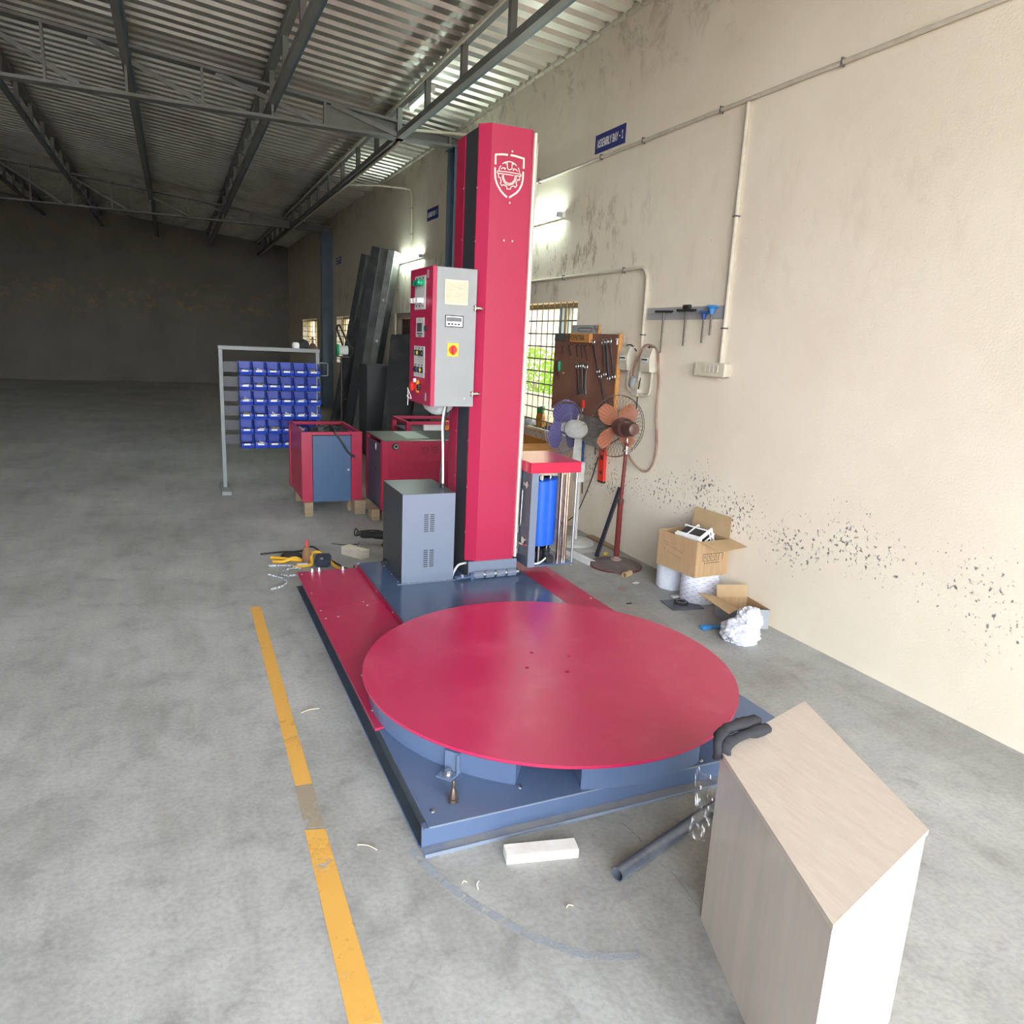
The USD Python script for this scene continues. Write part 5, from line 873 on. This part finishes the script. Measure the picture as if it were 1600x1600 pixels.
for r in range(6):
    for c in range(6):
        kd = pick.get((r, c), (r*2+c) % 5); loc = (1.262-c*.130, 7.888, 1.170-r*.143)
        lab = f'blue parts bin with {conts[kd]}, {rows[r]} row of the rack, {colsn[c]}'
        if kd in protos: dup(protos[kd], loc, 0, lab, 'blue bins on the rack')
        else:
            b = protos[kd] = thing('parts_bin', lab, 'bin', loc, 0, 'blue bins on the rack')
            obj('shell', bin_mesh(), BLUE_BIN, b, smooth=False); obj('label_card', box(-.034, .026, -.1925, -.1895, .031, .049), LABELP, b); fill(kd, b)
t = thing('white_cup', 'white rounded cup on top of the bin rack', 'cup', (1.117, 7.91, 1.437)); obj('body', lathe([(0, 0), (.033, 0), (.037, .02), (.035, .045), (.025, .058), (0, .06)], (0, 0, 0), 24), WHITE, t)
t = thing('black_helmet', 'crumpled black cap lying on top of the bin rack beside the white cup', 'cap', (1.195, 7.94, 1.437)); hm = trimesh.creation.icosphere(3, 1); hm.vertices = hm.vertices*[.058, .05, .05]; hm.vertices[:, 2] = np.maximum(hm.vertices[:, 2]+.04, 0); obj('crown', sheet_noise(hm, .012, 30, 8), CLOTH_BLACK, t); obj('peak', sheet_noise(rot(box(-.02, .045, -.05, .05, .03, .038, .003), -35, (0, 1, 0)), .003, 30, 1), CLOTH_BLACK, t)
t = thing('brown_funnel', 'brown funnel standing upside down on top of the bin rack at its right end', 'funnel', (1.287, 7.92, 1.437)); obj('cone', lathe([(0, 0), (.052, 0), (.050, .008), (.018, .055), (.010, .06), (.008, .085), (.012, .09), (.008, .12), (0, .12)], (0, 0, 0), 24), mat('funnel_brown', (.10, .06, .045), .5), t); obj('rim', box(-.035, .035, -.006, .006, .088, .098, .003), MATS['funnel_brown'], t)
t = thing('wire_spool', 'green and white wire spool on a thin stand right of the bin rack', 'spool', (1.83, 9.2, 0)); obj('stand', [cyl((0, 0, .02), (0, 0, 1.33), .012, 10), lathe([(0, .03), (.14, .02), (.15, 0), (0, 0)], (0, 0, 0), 24), box(-.09, .09, -.05, .05, 1.325, 1.34)], TDARK, t)
obj('spool_core', cyl((-.035, 0, 1.41), (.075, 0, 1.41), .055, 24), mat('spool_white', (.55, .58, .56), .5), t); obj('spool_flange', cyl((-.06, 0, 1.41), (-.035, 0, 1.41), .07, 28), GREEN_P, t); obj('torch_hose', tube(curve([(.02, 0, 1.46), (-.02, -.02, 1.56), (-.05, 0, 1.66), (-.02, .01, 1.70), (.02, 0, 1.62), (.08, 0, 1.50), (.16, .02, 1.42)]), .012), RUBBER, t)
# leaning beams
def leaning(foot, top, w, d, face, m_, lab, lips=None, name='leaning_beam'):
    p, q = np.array(foot, float), np.array(top, float); ax_ = (q-p); Lh = np.linalg.norm(ax_); ax_ /= Lh
    u_ = np.array([*face, 0.]); u_ -= ax_*(u_@ax_); u_ /= np.linalg.norm(u_); v_ = np.cross(ax_, u_)
    t = thing(name, lab, 'steel beam', tuple(p)); base = (0, 0, 0)
    z_ = lambda pl, h, o=0: extr(pl, h, ax_*o, u_, v_)
    if np.dot(np.cross(u_, v_), ax_) < 0: v_ = -v_
    hollow = sg.box(-w/2, -d/2, w/2, d/2).difference(sg.box(-w/2+.006, -d/2+.006, w/2-.006, d/2-.006)); obj('tube', z_(hollow, Lh), m_, t, smooth=False)
    if lips: obj('edge_lip', z_(sg.box(w/2-lips[0], -d/2-.03, w/2, -d/2), Lh), lips[1], t); obj('edge_lip', z_(sg.box(-w/2, -d/2-.035, -w/2+(.13 if w > .3 else .08), -d/2), Lh), MATS['dark_mill_steel'], t)
    for k, o in enumerate((.55, 1.5, 2.1)):
        if o < Lh and lips: obj('bolt', bolt(u_*(w*.5-lips[0]*.5)-v_*(d/2+.03)+ax_*o, -v_, .014, .01), ZINC, t)
    return t
LIPM = mat('light_edge_steel', (.27, .28, .285), .45, .4, color2=(.14, .15, .155), scale=5)
BWEB = mat('beam_web_steel', (.22, .24, .24), .27, .75, color2=(.10, .11, .11), scale=3)
leaning((2.53, 11.55, .06), (2.93, 11.33, 2.84), .36, .22, (.80, -.60), BWEB, 'long steel mast section leaning on the wall, closest to the far tube light', (.10, LIPM))
leaning((2.46, 12.65, .04), (2.91, 12.30, 2.83), .19, .20, (.80, -.60), BWEB, 'dark leaning mast section, left of the tallest leaning beam', (.04, DARK_STEEL))
leaning((2.27, 12.2, .04), (2.86, 12.1, 2.42), .10, .12, (.80, -.60), DARK_STEEL, 'dark leaning beam standing leftmost in the leaning row')
leaning((2.36, 8.75, .05), (2.76, 9.75, 1.62), .34, .05, (.86, -.5), DARK_STEEL, 'dark flat section leaning right of the tall beams, behind the machines', None)
leaning((2.55, 8.55, .03), (2.98, 9.0, 1.95), .20, .10, (.86, -.5), mat('black_section', (.02, .02, .022), .5), 'black section leaning closest to the mast, behind the control cabinet', None)
t = thing('dark_cupboard', 'black cupboard in the shade behind the leaning sections', 'cupboard', (2.55, 10.1, 0)); obj('body', box(-.25, .30, -.2, .25, .04, 1.22, .006), CHARCOAL, t); obj('door', box(-.245, .02, -.215, -.201, .07, 1.19, .003), CHARCOAL, t); obj('door', box(.03, .295, -.215, -.201, .07, 1.19, .003), CHARCOAL, t); obj('plinth', box(-.24, .29, -.19, .24, 0, .04), BLACK, t)

# ================================================================== FLOOR THINGS AT THE LEFT
t = thing('lifting_strap', 'yellow webbing strap lying in loops on the floor behind the red deck', 'strap', (.78, 5.15, 0)); wl_ = on_wall((.78, 5.15, 0))
def webbing(pts, w=.028, th=.006): return tube(curve(pts, 8), w*.42, 6)
obj('webbing', wl_(webbing([(.56, 5.36, .012), (.66, 5.27, .02), (.73, 5.24, .014), (.79, 5.23, .014)])), CHAIN_Y, t); obj('webbing', wl_(webbing([(.56, 5.26, .012), (.62, 5.23, .014), (.70, 5.25, .03), (.75, 5.25, .014)])), CHAIN_Y, t)
obj('webbing', wl_(webbing([(.675, 5.07, .014), (.745, 5.09, .016), (.80, 5.10, .02), (.812, 5.16, .05), (.835, 5.26, .055), (.885, 5.27, .05), (.925, 5.14, .03), (.955, 5.02, .014), (.985, 4.93, .014)])), CHAIN_Y, t); obj('tag', wl_(rot(box(.70, .775, 5.065, 5.10, .03, .034), 8, (0, 0, 1), (.74, 5.09, 0))), LABELP, t)
t = thing('scraper_brush', 'brown pointed brush standing among the yellow straps', 'brush', (.785, 5.19, 0)); obj('bristles', lathe([(0, 0), (.030, 0), (.034, .03), (.032, .08), (.018, .125), (0, .128)], (0, 0, 0), 16), mat('bristle_brown', (.23, .12, .055), .8), t); obj('handle', lathe([(.011, 0), (.008, .03), (.004, .055), (0, .056)], (0, 0, .12), 12), RED_P, t)
t = thing('tool_case', 'small dark blue tool pouch on the floor right of the brown brush', 'pouch', (.89, 5.15, 0)); obj('body', rot(box(-.055, .055, -.10, .10, 0, .055, .018), -12, (0, 0, 1)), mat('pouch_navy', (.025, .035, .06), .7), t); obj('clasp', cyl((-.02, -.06, .052), (-.02, -.06, .062), .012, 10), ZINC, t)
t = thing('black_wrap', 'black cloth lying left of the brown brush', 'cloth', (.70, 5.36, 0)); bw = lathe([(0, 0), (.08, 0), (.075, .02), (.04, .035), (0, .036)], (0, 0, 0), 24); obj('cloth', sheet_noise(bw, .010, 26, 9), CLOTH_BLACK, t)
BRAID = mat('braided_rope', (.50, .52, .54), .7, color2=(.14, .15, .17), scale=70, amount=(.48, .53))
t = thing('braided_rope', 'grey and white braided rope looped on the floor at the left', 'rope', (.62, 4.98, 0)); wl_ = on_wall((.62, 4.98, 0))
obj('rope', wl_(tube(curve([(.52, 5.17, .008), (.60, 5.16, .008), (.69, 5.12, .008), (.72, 5.06, .008), (.66, 5.055, .018), (.60, 5.03, .008), (.585, 4.96, .008), (.62, 4.92, .008), (.69, 4.93, .008), (.73, 4.94, .008)]), .0075)), BRAID, t)
obj('rope', wl_(tube(curve([(.50, 4.98, .008), (.55, 4.92, .008), (.59, 4.84, .008), (.585, 4.76, .008), (.54, 4.70, .008), (.48, 4.68, .008)]), .0075)), BRAID, t)
t = thing('floor_cable', 'black cable running on the floor from the left edge to the blue deck corner', 'cable', (.9, 5.3, 0)); wl_ = on_wall((.9, 5.3, 0)); obj('cable', wl_(tube(curve([(.50, 5.48, .007), (.64, 5.50, .007), (.78, 5.49, .007), (.86, 5.40, .06), (.93, 5.30, .007), (.985, 5.09, .007), (1.02, 4.98, .007), (1.06, 4.96, .007), (1.085, 5.02, .007)]), .0065)), RUBBER, t)
t = thing('extension_box', 'beige multi socket extension box on the floor behind the blue deck', 'extension socket', (1.150, 5.285, 0), -58)
obj('case', box(-.105, .105, -.042, .042, 0, .066, .004), IVORY, t); obj('end_plate', box(-.110, -.105, -.038, .038, .004, .062, .001), CREAM, t); obj('socket_holes', [box(-.112, -.1095, y-.004, y+.004, z-.008, z+.008) for y in (-.025, 0, .025) for z in (.028, .048)], INK, t, kind='stuff')
for k in range(3): obj('outlet', box(-.09+k*.062, -.045+k*.062, -.028, .028, .066, .069, .001), CREAM, t)
obj('lead', tube(curve([(.0, .02, .069), (-.02, .06, .09), (-.12, .14, .04), (-.26, .14, .007), (-.36, .10, .007)]), .005), mat('lead_grey', (.13, .13, .12), .6), t)
t = thing('angle_grinder', 'black angle grinder lying on the floor left of the motor housing', 'angle grinder', (1.36, 5.62, 0), -38)
obj('body', lathe([(0, 0), (.026, .004), (.030, .03), (.027, .10), (.032, .13), (.034, .20), (.026, .225), (0, .23)], (-.10, 0, .055), 20, (1, 0, .08)), BLACK, t); obj('gear_head', [box(.12, .18, -.03, .03, .03, .095, .012)], CHARCOAL, t); obj('disc', cyl((.155, 0, .02), (.155, 0, .024), .058, 28), DARK_STEEL, t); obj('spindle', cyl((.155, 0, .0), (.155, 0, .04), .010, 10), ZINC, t); obj('side_handle', cyl((.15, -.03, .06), (.15, -.14, .03), .014, 12), BLACK, t)
obj('cord', tube(curve([(-.10, 0, .05), (-.16, .03, .09), (-.20, .10, .012), (-.16, .18, .007), (-.02, .24, .007), (.12, .24, .007), (.30, .16, .007)]), .005), RUBBER, t)
obj('cord_coil', tube(curve([(.02, .26, .012), (-.10, .33, .010), (-.22, .25, .010), (-.20, .14, .010), (-.08, .17, .012), (.04, .26, .012)]), .005), RUBBER, t)

# ================================================================== FOREGROUND
t = thing('foam_block', 'white foam block on the floor in front of the machine base', 'foam block', (.995, 1.832, 0), -12.4); obj('block', sheet_noise(box(-.118, .118, -.029, .029, 0, .033, .002).subdivide().subdivide(), .0008, 40, 1), FOAM, t)
t = thing('steel_pipe', 'oily steel pipe lying on the floor beside the wooden board box', 'pipe', (1.165, 1.645, .0225)); e_ = np.array([.47, .163, 0]); e_ /= np.linalg.norm(e_); obj('pipe', lathe([(.0185, 0), (.0222, 0), (.0222, .62), (.0185, .62), (.0185, 0)], (0, 0, 0), 32, e_), PIPE, t)
GRAIN = mat('film_wrapped_board', (.50, .43, .36), .30, color2=(.43, .37, .32), scale=16, stretch=(1, 1, .10), coat=.35)
A_ = np.array([1.312, 1.425]); dB = np.array([-.337, -.942]); dC = np.array([.955, .295])
t = thing('board_box', 'tall wood grained board box wrapped in film at the right edge of the foreground', 'box', (*A_, 0))
def quad(o, a, b, z0, z1): o, a, b = map(np.array, (o, a, b)); return prism([o, o+a, o+a+b, o+b], z1-z0, (0, 0, z0))
obj('body', quad((0, 0), dC*.46, dB*.62, .0, .532), GRAIN, t, smooth=False); obj('lid', quad((-.004, .003), dC*.47, dB*.63, .532, .545), mat('board_lid', (.52, .44, .36), .35, color2=(.46, .38, .31), scale=12, stretch=(6, 1, 1)), t, smooth=False)
sf = quad((0, 0), dC*.0005, dB*.60, .02, .50)
t = thing('black_sleeve', 'black fabric sleeve lying over the top corner of the board box', 'fabric', (1.352, 1.425, .549))
sl = cat([tube(curve([(-.052, -.01, -.030), (-.050, .0, -.002), (-.035, .02, .022), (.0, .035, .034), (.05, .04, .036), (.14, .06, .024)]), .019, 14), tube(curve([(-.048, -.03, -.02), (-.036, -.012, .012), (.0, .0, .020), (.05, .01, .022), (.15, .02, .018)]), .017, 12)])
sl.vertices *= (.92, 1, .8); obj('fabric', sheet_noise(sl, .011, 34, 4), CLOTH_BLACK, t)
t = thing('film_scrap', 'crumpled clear film clinging to the back edge of the board box', 'film', (1.305, 1.445, .36)); g = np.random.default_rng(5)
u1, v1 = np.meshgrid(np.linspace(-1, 1, 14), np.linspace(-1, 1, 26)); P = np.stack([-.022*u1-.012*v1**2-.01, .006+.012*u1, .105*v1+.01*u1], -1).reshape(-1, 3); P += (meshkit.noise(P*55, 3)[:, None]-.5)*np.array([.035, .030, .02])
Fq = [(i*14+j, i*14+j+1, i*14+j+15, i*14+j+14) for i in range(25) for j in range(13)]; obj('film', meshkit.arrays((P, np.array(Fq)))[:2], FILM, t, smooth=False)
CHIP = mat('wood_chip', (.60, .50, .33), .8)
for k, (x, y, a, l, lab) in enumerate(((.487, 2.06, -40, .035, 'curled wood shaving on the floor between yellow line and base'), (.757, 1.775, 70, .018, 'small white shaving in front of the base corner'), (.722, 1.80, 10, .008, 'tiny pale chip beside the base corner shaving'), (.975, 1.60, 5, .012, 'pale chip on the floor between foam block and scuff arc'), (.46, 3.02, 12, .04, 'flat pale strip on the floor near the far end of the yellow line'))):
    t = thing('floor_chip', lab, 'debris', (x, y, 0), a); obj('chip', [tube(curve([(-l, 0, .003), (0, .004, .006), (l, -.002, .003)]), .0022, 5)], CHIP if k != 1 else WHITE, t)
